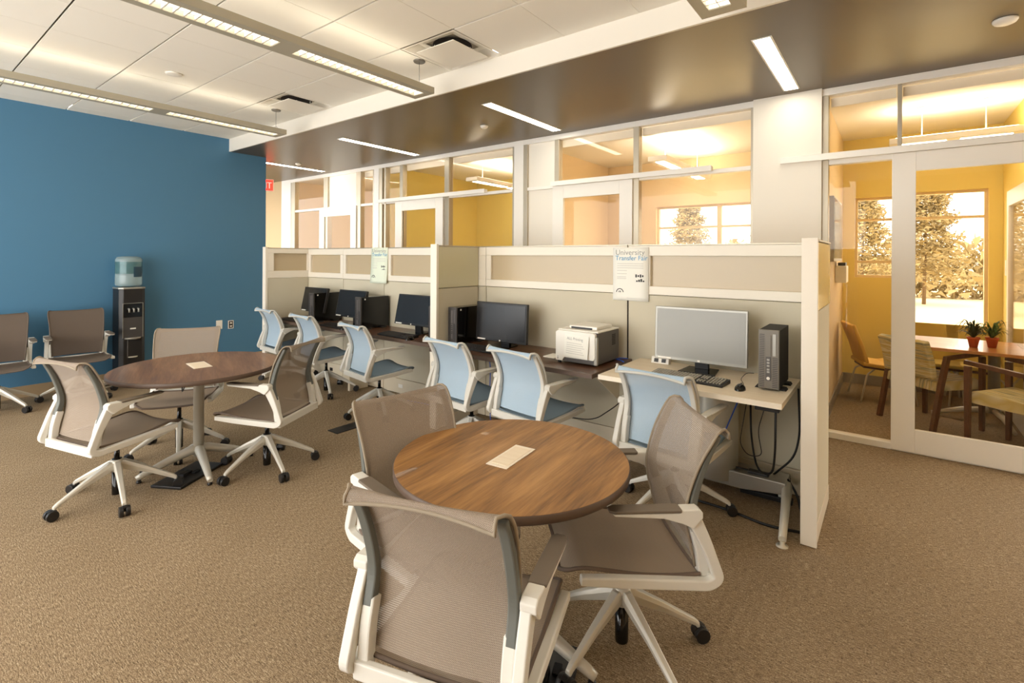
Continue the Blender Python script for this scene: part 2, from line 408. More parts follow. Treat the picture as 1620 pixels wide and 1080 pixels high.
# bay C
t, B = glazed(3, -6.5, -3.80, [(-6.5, -6.42), (-6.37, -6.33), (-6.0, -5.93), (-5.04, -4.95), (-3.83, -3.80)], 'glazed bay in front of the yellow room')
B('transom', -6.42, -3.83, YG-.02, YG+.06, 2.35, 2.39, 'frame')
for a, b in ((-6.33, -6.0), (-5.93, -5.04), (-4.95, -3.83)): B('blind_cassette', a, b, YG+.061, YG+.11, 2.84, 2.925, 'frame')
for a, b in ((-6.33, -6.0), (-5.93, -5.04), (-4.95, -3.83)): B('glass_pane', a, b, YG+.012, YG+.02, 2.39, 2.925, 'glass', 0)
B('glass_pane', -4.95, -3.83, YG+.012, YG+.02, .05, 2.35, 'glass', 0); B('glass_pane', -6.33, -6.0, YG+.012, YG+.02, .05, 2.35, 'glass', 0)
door(3, -6.08, -5.05, False, 'white sliding door of the yellow room'); track(-6.5, -4.24, 'white door track over the yellow room door'); track.n += 1
# bay D
t, B = glazed(4, -9.16, -6.62, [(-9.16, -9.02), (-8.06, -7.93), (-7.1, -6.98), (-6.66, -6.62)], 'farthest glazed bay beside the blue wall')
B('transom', -9.02, -6.66, YG-.02, YG+.06, 2.35, 2.39, 'frame')
B('wall_panel', -7.93, -7.1, YG+.01, YG+.05, 2.39, 2.925, 'white', 0)
for a, b in ((-9.02, -8.06), (-6.98, -6.66)): B('glass_pane', a, b, YG+.012, YG+.02, 2.39, 2.925, 'glass', 0); B('glass_pane', a, b, YG+.012, YG+.02, .05, 2.35, 'glass', 0)
B('blind_cassette', -6.98, -6.66, YG+.061, YG+.11, 2.84, 2.925, 'frame')
door(4, -8.16, -7.08, False, 'farthest white sliding door beside the blue wall')
# rooms behind the glass
YB = 7.42
def room(n, x0, x1, m_left, m_back, m_right, wins=(), yr=YG+.12):
    # back wall made of pieces around the window openings
    mb = MB(); cuts = sorted(wins); x = x0
    for (a, b, z0, z1) in cuts:
        mb.box(x, a, YB, YB+.15, 0, ZS); mb.box(a, b, YB, YB+.15, 0, z0); mb.box(a, b, YB, YB+.15, z1, ZS); x = b
    mb.box(x, x1, YB, YB+.15, 0, ZS); mb.build('wall_back', m_back, **st)
    box('wall_left', x0, x0+.04, yr, YB, 0, ZS, m_left, **st); box('wall_right', x1-.04, x1, yr, YB, 0, ZS, m_right, **st)
    box('baseboard_back', x0+.04, x1-.04, YB-.012, YB, 0, .12, 'basegrey', **st)
    box('baseboard_left', x0+.04, x0+.052, yr, YB-.012, 0, .12, 'basegrey', **st)
    box('baseboard_right', x1-.052, x1-.04, yr, YB-.012, 0, .12, 'basegrey', **st)
    box('ceiling_%d' % (n+2), x0, x1, YG+.12, YB+.15, ZS, ZS+.05, 'ceil', **st)
room(1, -.52, .99, 'beige', 'yellow', 'yellow', [(-.36, .04, 1.30, 2.27), (.13, .84, .60, 2.30)])
room(2, -3.72, -.58, 'peach', 'peach', 'peach', [(-2.87, -.75, 1.0, 2.3)])
room(3, -6.56, -3.76, 'yellow', 'yellow', 'peach')
room(4, -9.4, -6.6, 'peach', 'peach', 'peach')
def outer_window(idx, x0, x1, z0, z1, mull, hor, label):
    t = empty('window_%d' % idx, (x0, YB+.05, z0), kind='structure', label=label); w = x1-x0; h = z1-z0
    mb = MB(); f = .03
    mb.box(0, f, 0, .06, 0, h); mb.box(w-f, w, 0, .06, 0, h); mb.box(f, w-f, 0, .06, 0, f); mb.box(f, w-f, 0, .06, h-f, h)
    mb.build('window_frame', 'beige', t)
    for x in mull: box('mullion', x-x0-.03, x-x0+.03, 0, .055, f, h-f, 'beige', t)
    for z in hor: box('glazing_bar', f, w-f, .002, .05, z-z0-.015, z-z0+.015, 'beige', t)
    box('glass_pane', f, w-f, .025, .031, f, h-f, 'glass', t)
outer_window(5, -.36, .04, 1.30, 2.27, [], [2.0, 1.49], 'small window in the yellow wall behind the glass')
outer_window(6, .13, .84, .60, 2.30, [], [2.0], 'tall window of the meeting room with the field outside')
outer_window(7, -2.87, -.75, 1.0, 2.3, [-1.96], [1.98], 'bright double window of the peach room')

# ------------------------------------------------------------------ lamps
def louver_strip(t, y0, y1, w, z, pn='louver'):
    mb = MB(); n = int((y1-y0)/.055)
    for k in range(n+1):
        y = y0+(y1-y0)*k/n; mb.box(-w/2, w/2, y-.004, y+.004, z+.004, z+.04)
    mb.box(-.002, .002, y0, y1, z+.004, z+.04)
    mb.build(pn, 'louver', t)
    box('lamp_tube', -w/2+.004, w/2-.004, y0, y1, z+.041, z+.045, 'lamptube', t)
def pendant(cx, y0, y1, segs, label, zb=2.88, canopies=(2.84,), w=.235, zc=ZC, along='y'):
    t = empty('pendant_light', (cx, y0, zb), label=label, cat='ceiling light', group='linear pendant lights')
    L_ = y1-y0; h = .052; f = (w-.115)/2
    mb = MB()
    mb.box(-w/2, -w/2+f, 0, L_, 0, h); mb.box(w/2-f, w/2, 0, L_, 0, h)
    ps = [0]+[v-y0 for s_ in segs for v in s_]+[L_]
    for a, b in zip(ps[::2], ps[1::2]): mb.box(-w/2+f, w/2-f, a, b, 0, h)
    mb.box(-w/2+f, w/2-f, 0, L_, h-.004, h)
    mb.build('housing', 'pend', t)
    for a, b in segs: louver_strip(t, a-y0, b-y0, w-2*f, .001)
    for a, b in segs: box('up_lamp', -.04, .04, a-y0, b-y0, h+.001, h+.006, 'lampup', t)
    for c in canopies:
        mb = MB(); mb.lathe([(.045, zc-zb-.012), (.05, zc-zb-.004), (.05, zc-zb)], (0, c-y0, 0)); mb.build('ceiling_canopy', 'metald', t)
        mb = MB(); mb.tube([(0, c-y0, zc-zb-.012), (0, c-y0, h+.05), (-.05, c-y0, h)], .0018, 6)
        mb.tube([(0, c-y0, h+.05), (.05, c-y0, h)], .0018, 6); mb.build('suspension_wire', 'metald', t)
    return t
seg = lambda e: [(e-3.6+.0, e-2.5), (e-2.36, e-1.24-.0), (e-1.12, e-.04)]
def segs3(e): return [(e-1.13, e-.05), (e-2.40, e-1.27), (e-3.62, e-2.5)][::-1]
pendant(-3.143, -1.2, 2.90, [(-.95, .35), (.46, 1.62), (1.76, 2.84)], 'middle long grey pendant light, whole end in view under the tiles', canopies=(2.84, .2))
pendant(-5.49, -1.2, 2.90, [(-.95, .35), (.46, 1.66), (1.79, 2.84)], 'long grey pendant light nearest the blue wall', canopies=(2.84, .2))
pendant(-.742, -1.2, 2.90, [(-.95, .35), (.46, 1.62), (1.76, 2.82)], 'long grey pendant light cut off at the top centre', canopies=(2.84,))
for cx, lb in ((-.69, 'recessed slot light over the white pier, nearest on the brown soffit'), (-3.065, 'second recessed slot light on the brown soffit, beside the smoke sensor'),
               (-5.43, 'third recessed slot light on the brown soffit'), (-7.80, 'farthest recessed slot light, running out behind the blue wall')):
    t = empty('slot_light', (cx, 3.615, ZS-.004), label=lb, cat='ceiling light', group='slot lights in the soffit')
    mb = MB(); w = .062; l = 1.265
    mb.box(-w, -w+.012, 0, l, -.001, .004); mb.box(w-.012, w, 0, l, -.001, .004); mb.box(-w+.012, w-.012, 0, .012, -.001, .004); mb.box(-w+.012, w-.012, l-.012, l, -.001, .004)
    mb.build('frame', 'frame', t)
    box('diffuser', -w+.012, w-.012, .012, l-.012, 0, .003, 'lamp', t)
def diffuser(x, y, label):
    t = empty('air_diffuser', (x, y, ZC), label=label, cat='air vent', group='square ceiling air diffusers')
    mb = MB(); s = .286; q = .20
    o = [(-s, -s), (s, -s), (s, s), (-s, s)]; m_ = [(-.268, -.268), (.268, -.268), (.268, .268), (-.268, .268)]; i_ = [(-q, -q), (q, -q), (q, q), (-q, q)]
    for A, za, B_, zb in ((o, 0, m_, 0), (m_, 0, i_, .055), (i_, .055, [(-.15, -.15), (.15, -.15), (.15, .15), (-.15, .15)], .055)):
        for k in range(4):
            a, b = A[k], A[(k+1) % 4]; c, d = B_[(k+1) % 4], B_[k]
            mb.bm.faces.new([mb.bm.verts.new(v) for v in ((*a, za), (*b, za), (*c, zb), (*d, zb))])
    mb.build('cone', 'ceil', t)
    MB().lathe([(.155, .05), (.155, .054)], seg=32).build('duct_opening', 'dark', t)
    mb = MB(); mb.box(-.2, .2, -.2, .2, -.022, -.016); mb.build('plaque', 'ceil', t, .002)
    mb = MB(); mb.tube([(0, 0, -.016), (0, 0, .05)], .008); mb.tube([(-.1, -.1, -.016), (-.1, -.1, .05)], .004); mb.tube([(.1, .1, -.016), (.1, .1, .05)], .004); mb.build('hanger', 'white', t)
diffuser(-2.798, 2.878, 'square ceiling air diffuser with lowered plaque, nearer of the two')
diffuser(-5.13, 2.878, 'square ceiling air diffuser by the blue wall, farther of the two')
def sensor(x, y, z, r, label, dome=.03):
    t = MB().lathe([(r, 0), (r, -.008), (r*.85, -dome*.7), (r*.5, -dome), (.002, -dome)][::-1], (0, 0, 0), 24, cap=True).build('smoke_detector', 'wplast', None, label=label, cat='smoke detector')
    t.location = (x, y, z-.0005)
sensor(-5.135, 1.72, ZC, .065, 'flat round sensor on the white tile ceiling', .018)
sensor(.545, 4.22, ZS, .06, 'round smoke detector on the brown soffit, top right corner')
sensor(-3.612, 4.225, ZS, .045, 'small round sensor on the soffit beside the second slot light')
sensor(-7.455, 4.218, ZS, .045, 'small round sensor on the soffit beside the farthest slot light')
# exit sign hanging in the corridor behind the blue wall
t = empty('exit_sign', (-8.44, 4.16, 2.62), rz=R(64), label='red exit sign hanging from the soffit behind the blue wall', cat='exit sign')
box('sign_body', -.15, .15, -.02, .02, 0, .2, 'exitface', t, .004); box('lit_face', -.14, .14, -.0235, -.0205, .01, .19, 'red', t)
MB().tube([(0, 0, .2), (0, 0, ZS-2.62)], .01).build('hanger', 'white', t)
text_mesh('exit_text', 'EXIT', .15, 'wplast', t, (-.125, -.0242, .045), (R(90), 0, 0), .8)
# room pendants
def room_pendant(x, y, z, l, rz, label):
    t = empty('pendant_light', (x, y, z), rz, label=label, cat='ceiling light')
    mb = MB(); mb.box(-.11, .11, 0, l, 0, .055); mb.build('housing', 'frame', t, .003)
    for a, b in ((.08, l/2-.05), (l/2+.05, l-.08)): box('diffuser', -.05, .05, a, b, -.003, -.0005, 'lamp', t)
    box('up_lamp', -.08, .08, .05, l-.05, .056, .062, 'lampup2', t)
    for y_ in (.25, l-.25):
        MB().tube([(0, y_, .055), (0, y_, ZS-z-.01)], .004, 6).build('suspension_rod', 'white', t)
        MB().lathe([(.05, ZS-z-.012), (.05, ZS-z-.0005)], (0, y_, 0)).build('ceiling_canopy', 'white', t)
room_pendant(-2.1, 5.45, 2.62, 1.7, 0, 'white pendant light glowing in the peach room behind the glass')
room_pendant(-4.9, 5.45, 2.64, 1.7, 0, 'white pendant light glowing in the yellow room behind the glass')
room_pendant(-7.0, 5.45, 2.64, 1.5, 0, 'white pendant light added to brighten the farthest glazed room')  # no lamp visible in this room; pendant added to light it
room_pendant(.93, 6.2, 2.64, .95, R(90), 'white pendant light in the meeting room at the right')

# ------------------------------------------------------------------ partitions
def panel_x(name, x0, x1, y, label, glass=None, extra=(), group='cubicle back panels'):
    """partition panel running along x; y is its front face"""
    t = empty(name, (x0, y, 0), label=label, cat='partition', group=group); w = x1-x0; T = .07
    box('fabric_panel', .002, w-.002, .006, T-.006, .171, 1.243, 'fabric', t, .004)
    box('raceway', .002, w-.002, .0, T, .006, .168, 'race', t, .004)
    mb = MB(); gl = glass or [(.04, w-.04)]
    mb.box(.001, w-.001, 0, T, 1.542, 1.62); mb.box(.001, w-.001, 0, T, 1.247, 1.312)
    e = [.001]+[v for g in gl for v in g]+[w-.001]
    for a, b in zip(e[::2], e[1::2]): mb.box(a, b, 0, T, 1.312, 1.542)
    mb.build('frame', 'trim', t, .004)
    for a, b in gl: box('glass_pane', a, b, .03, .04, 1.312, 1.542, 'pglass', t)
    box('top_cap', .001, w-.001, -.003, T+.003, 1.621, 1.629, 'frameg', t)
    box('foot_strip', .01, w-.01, .01, T-.01, 0, .006, 'seam', t)
    for (x, m_) in extra:
        if m_ == 'black': mb = MB(); mb.box(x-.03, x+.03, -.004, .0, .07, .11); mb.build('power_outlet', 'black', t, .001)
        else: mb = MB(); mb.box(x-.035, x+.035, -.004, .0, .07, .11); mb.build('outlet_plate', 'wplast', t, .001)
    return t
def panel_y(name, x0, x1, y0, y1, label, style, post=True):
    t = empty(name, (x0, y0, 0), label=label, cat='partition', group='cubicle side panels'); w = x1-x0; l = y1-y0
    o = .028 if post else 0
    if post: box('end_post', 0, w, 0, .028, .004, 1.638, 'trim', t, .002)
    box('fabric_panel', .006, w-.006, o+.001, l-.001, .1, 1.243, 'fabric', t, .003)
    box('base_rail', .003, w-.003, o+.001, l-.001, .004, .098, 'race', t, .003)
    if style == 'tile':
        box('marker_tile', .002, w-.002, o+.002, l-.002, 1.248, 1.618, 'tileglass', t, .004)
    else:
        mb = MB(); mb.box(.001, w-.001, o, l, 1.56, 1.62); mb.box(.001, w-.001, o, l, 1.247, 1.335); mb.box(.001, w-.001, o, o+.08, 1.335, 1.56); mb.box(.001, w-.001, l-.08, l, 1.335, 1.56)
        mb.build('frame', 'trim', t, .004); box('glass_pane', .03, .04, o+.08, l-.08, 1.335, 1.56, 'pglass', t)
    box('top_cap', -.001, w+.001, o, l, 1.621, 1.63, 'frameg', t)
    return t
YP = 3.66
panel_y('partition_panel', -.382, -.306, 3.058, 3.738, 'tall cream end partition at the open right end, glossy tile at its top', 'tile')
panel_y('partition_panel', -3.262, -3.185, 3.09, YP-.004, 'short cream divider partition between the two groups of desks', 'tile')
panel_y('partition_panel', -6.29, -6.215, 3.09, 3.738, 'farthest cream side partition beside the blue wall', 'frame')
panel_x('partition_panel', -6.213, -5.42, YP, 'first back partition from the blue wall, behind the farthest monitor', [(.06, .73)], [(.55, 'black')])
panel_x('partition_panel', -5.418, -4.63, YP, 'second back partition, behind the middle black monitor', [(.05, .74)], [])
panel_x('partition_panel', -4.628, -3.10, YP, 'wide back partition with the smaller poster hanging at its left end', [(.12, 1.40)], [(.30, 'white'), (.68, 'black')])
panel_x('partition_panel', -3.098, -1.647, YP, 'back partition behind the white printer', [(.06, 1.39)], [(.3, 'black')])
panel_x('partition_panel', -1.641, -.384, YP, 'back partition behind the grey monitor on the light desk', [(.18, 1.22)], [(1.1, 'black')])
box('slotted_strip', -1.6465, -1.6415, YP+.001, YP+.02, .17, 1.24, 'seam', label='dark slotted joint strip below the larger poster', cat='partition')

# ------------------------------------------------------------------ desks
def desk(x0, x1, y0, y1, z, m, em, label, th=.032, brackets=True, name='desk'):
    t = empty(name, (x0, y0, 0), label=label, cat='desk'); w = x1-x0; l = y1-y0
    box('worktop', .001, w-.001, .004, l, z-th, z, m, t, .003); box('edge_band', .001, w-.001, 0, .004, z-th, z, em, t)
    return t
d1 = desk(-6.205, -3.268, 3.13, YP-.003, .74, 'walnutd', 'edge', 'long dark walnut desk with three black monitors, left of the divider')
d2 = desk(-3.178, -1.60, 3.0, YP-.003, .74, 'walnutd', 'edge', 'dark walnut desk carrying the white printer')
for d, xs_ in ((d1, (.03, 1.30, 2.9)), (d2, (.03, 1.54))):
    for x in xs_:
        if x == 1.30: box('support_panel', x, x+.035, .25, .5, 0, .708, 'race', d, .003)
        else: MB().prism([(.1, .705), (.49, .705), (.49, .45)], 'x', x, x+.008).build('bracket', 'race', d)
d3 = empty('desk', (-1.53, 2.95, 0), label='light laminate desk on silver legs, at the open right end', cat='desk')
w, l, z = 1.075, .69, .76
box('worktop', 0, w, .004, l, z-.03, z, 'maple', d3, .002); box('edge_band', 0, w, 0, .004, z-.03, z, 'mapleedge', d3)
MB().lathe([(.14, .1), (.14, .62), (.13, .64)], (.60, .53, 0), 40).build('column', 'silver', d3)
MB().lathe([(.05, .64), (.05, .729)], (.60, .53, 0), 20).build('lift_tube', 'silver', d3)
mb = MB()
mb.prism([(.06, .17), (.06, .12), (.30, .07), (.78, .07), (1.03, .10), (1.03, .17)], 'y', .44, .62); mb.build('base_beam', 'silverg', d3, .006)
mb = MB()
mb.tube([(1.03, .50, .14), (1.05, .3, .1), (1.075, .03, .035)], [.03, .024, .02], 12); mb.lathe([(.03, 0), (.03, .006), (.012, .008), (.012, .03)], (1.075, .03, 0), 20); mb.build('foot', 'silver', d3)
mb = MB(); mb.tube([(.08, .50, .14), (.05, .3, .1), (.03, .03, .035)], [.03, .024, .02], 12); mb.lathe([(.03, 0), (.03, .006), (.012, .008), (.012, .03)], (.03, .03, 0), 20); mb.build('foot', 'silver', d3)

# ------------------------------------------------------------------ office chairs
def smooth_pts(pts, n=6):
    """Catmull-Rom through 2-D points"""
    P = [Vector(p) for p in pts]; P = [P[0]*2-P[1]]+P+[P[-1]*2-P[-2]]; out = []
    for a, b, c, d in zip(P, P[1:], P[2:], P[3:]):
        for k in range(n):
            t = k/n; out.append(.5*((2*b)+(c-a)*t+(2*a-5*b+4*c-d)*t*t+(3*b-a-3*c+d)*t**3))
    out.append(P[-2]); return out
def surf(prof, halfw, bow=0, ax=None):
    """make a fabric surface function from a (y,z) profile and half-width list; bow pushes the middle back"""
    P = prof; n = len(P); acc = [0]
    for a, b in zip(P, P[1:]): acc.append(acc[-1]+(b-a).length)
    tot = acc[-1]
    def f(u, v):
        s = v*tot; k = max(i for i in range(n) if acc[i] <= s+1e-9); k = min(k, n-2); t = (s-acc[k])/(acc[k+1]-acc[k])
        p = P[k].lerp(P[k+1], t); q = halfw(v); x = (u*2-1)
        d = (P[k+1]-P[k]).normalized(); nn = Vector((-d.y, d.x)); b = bow*(1-x*x)
        return (x*q, p.x+nn.x*b, p.y+nn.y*b, x*q, s)
    return f, tot
def make_chair(kind):
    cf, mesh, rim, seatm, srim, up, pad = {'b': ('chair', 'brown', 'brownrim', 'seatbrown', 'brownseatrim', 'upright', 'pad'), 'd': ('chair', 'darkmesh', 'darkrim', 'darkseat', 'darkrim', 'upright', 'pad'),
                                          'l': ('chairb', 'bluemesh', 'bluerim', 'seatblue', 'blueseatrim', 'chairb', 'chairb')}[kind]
    t = empty('office_chair', (0, 0, 0)); dz = 0 if kind == 'l' else .03
    # base
    for k in range(5):
        mb = MB(); pr = [(.02, .235), (.045, .232), (.17, .165), (.30, .09), (.318, .075)]
        pts = [Vector(p) for p in pr]; wid = [.042, .042, .034, .027, .024]; hh = [.05, .06, .038, .026, .03]
        rings = []
        for p, w_, h_ in zip(pts, wid, hh):
            rings.append([mb.bm.verts.new(q) for q in ((p.x, -w_/2*.7, p.y), (p.x, w_/2*.7, p.y), (p.x, w_/2, p.y-h_*.4), (p.x, w_/2*.8, p.y-h_), (p.x, -w_/2*.8, p.y-h_), (p.x, -w_/2, p.y-h_*.4))])
        for A, B in zip(rings, rings[1:]):
            for j in range(6): mb.bm.faces.new((A[j], A[(j+1) % 6], B[(j+1) % 6], B[j]))
        mb.bm.faces.new(rings[0]); mb.bm.faces.new(rings[-1][::-1])
        leg = mb.build('base_leg', cf if kind == 'l' else 'silver', t, .003); leg.rotation_euler.z = k*2*math.pi/5
        mb = MB()
        for s_ in (-1, 1):
            c_ = [(.0295*math.cos(a), .0295*math.sin(a)) for a in [2*math.pi*i/16 for i in range(16)]]
            mb.prism([(x+.325, z+.030) for x, z in c_], 'y', s_*.006, s_*.027, smooth=True)
        mb.tube([(.318, 0, .03), (.318, 0, .06)], .006, 8)
        mb.tube([(.318, -.022, .030), (.318, .022, .030)], .007, 8)
        mb.prism([(.295, .03), (.302, .055), (.325, .064), (.345, .055)], 'y', -.012, .012)
        mb.build('caster', 'black', leg, .002)
    mb = MB(); mb.lathe([(.024, .16), (.03, .18), (.036, .225), (.032, .24), (.02, .243)]); mb.build('base_hub', cf if kind == 'l' else 'silver', t)
    mb = MB(); mb.lathe([(.025, .022), (.026, .027), (.026, .17)], seg=20); mb.lathe([(.026, .238), (.026, .246), (.015, .249), (.0135, .36), (.02, .365), (.02, .39)], seg=20); mb.build('gas_cylinder', 'gloss', t)
    mb = MB(); mb.prism([(-.1, .372), (.1, .372), (.12, .398), (-.12, .398)], 'x', -.06, .06); mb.box(-.215, .215, -.03, .03, .385, .4); mb.build('seat_mechanism', cf, t, .004)
    # side loops
    for s_ in (-1, 1):
        pts = path([(.212, .424), (0, .411), (-.24, .398), (-.272, .42), (-.232, .53), (-.172, .648)], .07, 6)
        n = len(pts); th = []
        for i, p in enumerate(pts):
            th.append((.036 if p[1] < .5 else .036+(.016)*max(0, (p[1]-.5)/.155)) - .008*max(0, (p[0]-.1)/.11))
        x0, x1 = (s_*.229, s_*.262)
        mb = MB(); mb.strip([tuple(p) for p in pts], min(x0, x1), max(x0, x1), th)
        mb.build('side_frame', cf, t, .006, 3)
        mb = MB()
        # armrest: bracket flaring forward out of the upright
        mb.prism([(-.205, .640), (-.172, .605), (-.135, .622), (-.07, .641), (.10, .651), (.108, .6605), (-.12, .6605), (-.135, .670), (-.19, .671), (-.205, .66)], 'x', min(s_*.229, s_*.276), max(s_*.229, s_*.276))
        arm = mb.build('arm_bracket', cf, t, .006, 3)
        mb = MB(); a, b = sorted((s_*.226, s_*.279))
        mb.prism([(a, -.128), (a+.004, -.132), (b-.004, -.132), (b, -.128), (b, .10), (b-.012, .118), (a+.012, .118), (a, .10)], 'z', .661, .671)
        mb.build('arm_pad', pad, arm, .004, 2)
        # lower sleeve and upright of the back
        mb = MB(); lo = path([(-.232, .40), (-.222, .50), (-.20, .575)], .05, 3); a, b = sorted((s_*.192, s_*.2285))
        mb.strip([tuple(p) for p in lo], a, b, .04); mb.build('back_sleeve', cf, t, .006, 2)
        hi = smooth_pts([(-.212, .55), (-.192, .63), (-.20, .70), (-.235, .79+dz*.5), (-.283, .872+dz)], 5); a, b = sorted((s_*.197, s_*.228))
        mb = MB(); mb.strip([tuple(p) for p in hi], a, b, [.032-.014*i/(len(hi)-1) for i in range(len(hi))]); mb.build('back_upright', up, t, .005, 2)
    mb = MB(); mb.box(-.232, .232, -.262, -.238, .375, .425); mb.build('rear_beam', cf, t, .005)
    # seat
    sp = smooth_pts([(-.215, .424), (-.12, .420), (0, .426), (.12, .444), (.20, .452), (.25, .44), (.274, .416)], 5)
    f, tot = surf(sp, lambda v: .228-.012*max(0, (v-.7)/.3)**2-.05*max(0, (v-.9)/.1)**2, -.012)
    mb = MB(); mb.grid(f, 16, 26); mb.build('seat', seatm, t)
    mb = MB(); loop = [f(0, v/24) for v in range(25)]+[f(u/12, 1) for u in range(1, 13)]+[f(1, 1-v/24) for v in range(1, 25)]+[f(1-u/12, 0) for u in range(1, 12)]
    mb.tube([q[:3] for q in loop]+[loop[0][:3]], .007, 8, cap=False); mb.build('seat_rim', srim, t)
    # back
    bp = smooth_pts([(-.205, .438), (-.19, .50), (-.168, .60), (-.172, .68), (-.208, .78+dz*.5), (-.260, .860+dz), (-.281, .886+dz), (-.306, .892+dz), (-.323, .878+dz), (-.325, .858+dz)], 5)
    def hw(v):
        b = .205+.036*v
        if v > .78: b -= .030*(1-math.sqrt(max(0, 1-min(1, (v-.78)/.14)**2)))
        return b
    f0, tot = surf(bp, hw, .018)
    def f(u, v):
        q = f0(u, v); k = min(1, max(0, (v-.75)/.15)); return (q[0], q[1], q[2]+.012*k*(1-(2*u-1)**2), q[3], q[4])
    mb = MB(); mb.grid(f, 20, 36); mb.build('backrest', mesh, t)
    mb = MB(); loop = [f(0, v/30) for v in range(31)]+[f(u/16, 1) for u in range(1, 17)]+[f(1, 1-v/30) for v in range(1, 31)]
    mb.tube([q[:3] for q in loop], .0085 if kind == 'l' else .0052, 8); mb.build('backrest_rim', rim, t)
    return t
def place(proto, first, x, y, deg, phi, label, group):
    o = proto if first else copy_tree(proto)
    o.location = (x, y, 0); o.rotation_euler.z = R(deg)
    o['label'] = label; o['category'] = 'chair'; o['group'] = group
    legs = [c for c in bpy.data.objects if c.parent is o and c.name.startswith('base_leg')]
    for k, lg in enumerate(legs): lg.rotation_euler.z = R(phi-deg+72*k)
    return o
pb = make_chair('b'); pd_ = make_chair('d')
GB = 'brown mesh office chairs'
CH = [(-1.02, 1.14, 17, 15, 'large taupe mesh chair in front, its back to the viewer'),
      (-.84, 1.83, 130, 43, 'taupe mesh chair on the right side of the front round table'),
      (-1.45, 1.42, -100, 10, 'taupe mesh chair tucked at the far left of the front round table'),
      (-3.89, 1.0, 15, -80, 'taupe mesh chair left of the farther round table, back to the viewer'),
      (-4.45, 1.54, -122, -20, 'taupe mesh chair behind the farther round table, facing it'),
      (-3.585, 1.80, 118, -80, 'taupe mesh chair right of the farther round table, its seat toward the table'),
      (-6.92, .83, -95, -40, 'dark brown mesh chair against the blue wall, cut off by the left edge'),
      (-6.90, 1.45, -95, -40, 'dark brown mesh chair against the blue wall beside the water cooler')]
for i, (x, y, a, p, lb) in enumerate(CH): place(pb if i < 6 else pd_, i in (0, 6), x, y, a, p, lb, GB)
pl = make_chair('l')
GL = 'light blue mesh office chairs'
CL = [(-5.93, 3.25, -4, 10, 'farthest light blue mesh chair, beside the farthest side partition'),
      (-5.05, 3.20, -4, -25, 'second light blue mesh chair from the blue wall'),
      (-3.98, 3.10, -9, -100, 'third light blue mesh chair from the blue wall, just left of the divider'),
      (-2.70, 3.02, -7, -60, 'light blue mesh chair just right of the divider partition'),
      (-2.05, 3.03, -8, -60, 'light blue mesh chair in front of the white printer desk'),
      (-1.04, 3.01, -7, -45, 'light blue mesh chair at the light laminate desk')]
for i, (x, y, a, p, lb) in enumerate(CL): place(pl, i == 0, x, y, a, p, lb, GL)

# ------------------------------------------------------------------ round tables
def round_table(x, y, r, z, phi, top, label, prot, pd=(.05, .075)):
    t = empty('round_table', (x, y, 0), label=label, cat='table', group='round walnut tables')
    MB().lathe([(r-.004, z-.03), (r, z-.027), (r, z-.003), (r-.004, z)], seg=96).build('edge_band', 'edge', t)
    MB().lathe([(r-.004, z+.0002), (r-.004, z+.0008)], seg=96).build('tabletop', top, t)
    MB().lathe([(.034, .10), (.034, z-.045), (.10, z-.043), (.10, z-.031)], seg=24).build('pedestal', 'silver', t)
    for k in range(4):
        a = R(phi+90*k); c, s_ = math.cos(a), math.sin(a)
        P = [(.0, .15), (.06, .14), (.2, .095), (.33, .045), (.36, .032)]
        mb = MB(); mb.tube([(c*q, s_*q, h) for q, h in P], [.034, .032, .026, .02, .016], 12); mb.build('base_leg', 'silver', t)
        MB().lathe([(.014, 0), (.016, .006), (.012, .02)], (c*.345, s_*.345, 0), 12).build('glide', 'black', t)
    a = R(prot)
    g = MB(); w_, l_ = pd
    g.box(-w_, w_, -l_, l_, .001, .004); o = g.build('power_lid', 'mapleedge', t, .001); o.location = (0, 0, z); o.rotation_euler.z = a
    g = MB(); g.box(-w_*.78, w_*.78, -l_*.82, l_*.82, .004, .0052); o2 = g.build('lid_flap', 'maple', o, .0005)
    return t
round_table(-1.19, 1.568, .457, .74, 5, 'walnut', 'nearer round walnut table with a silver pedestal', 6, (.047, .112))
round_table(-3.95, 1.49, .528, .74, -100, 'walnutm', 'farther round walnut table near the blue wall', 82, (.058, .115))
for (x, y, dz, w_, l_, lb, rz) in ((-3.87, 1.40, 0, .11, .2, 'black floor power box under the farther round table', 30), (-.99, 1.52, 0, .1, .16, 'black floor power box under the nearer round table', 20)):
    t = empty('floor_box', (x, y, 0), R(rz), label=lb, cat='power box')
    box('lid', -w_, w_, -l_, l_, 0, .018, 'black', t, .004)
    mb = MB(); mb.box(-.03, .01, -.06, .02, .018, .035); mb.box(.02, .05, .0, .05, .018, .03); mb.build('plug', 'blackm', t, .003)
box('floor_cover', -3.92, -3.78, 2.50, 2.78, 0, .006, 'black', None, .002, label='dark rectangular floor cover plate in the carpet between the chairs', cat='floor plate')
def cable(pts, r, m, label, rad=.08, name='cable'):
    return MB().tube(path(pts, rad, 6), r, 8).build(name, m, label=label, cat='cable')
cable([(-4.03, 1.44, .705), (-4.05, 1.42, .60), (-4.03, 1.41, .545), (-4.0, 1.42, .60), (-4.01, 1.44, .705)], .004, 'cord', 'black cable loops hanging under the farther round table', .03)
cable([(-4.05, 1.46, .705), (-4.075, 1.43, .62), (-4.05, 1.42, .575), (-4.02, 1.45, .64), (-4.03, 1.46, .705)], .004, 'cord', 'shorter black cable loop under the farther round table', .03)

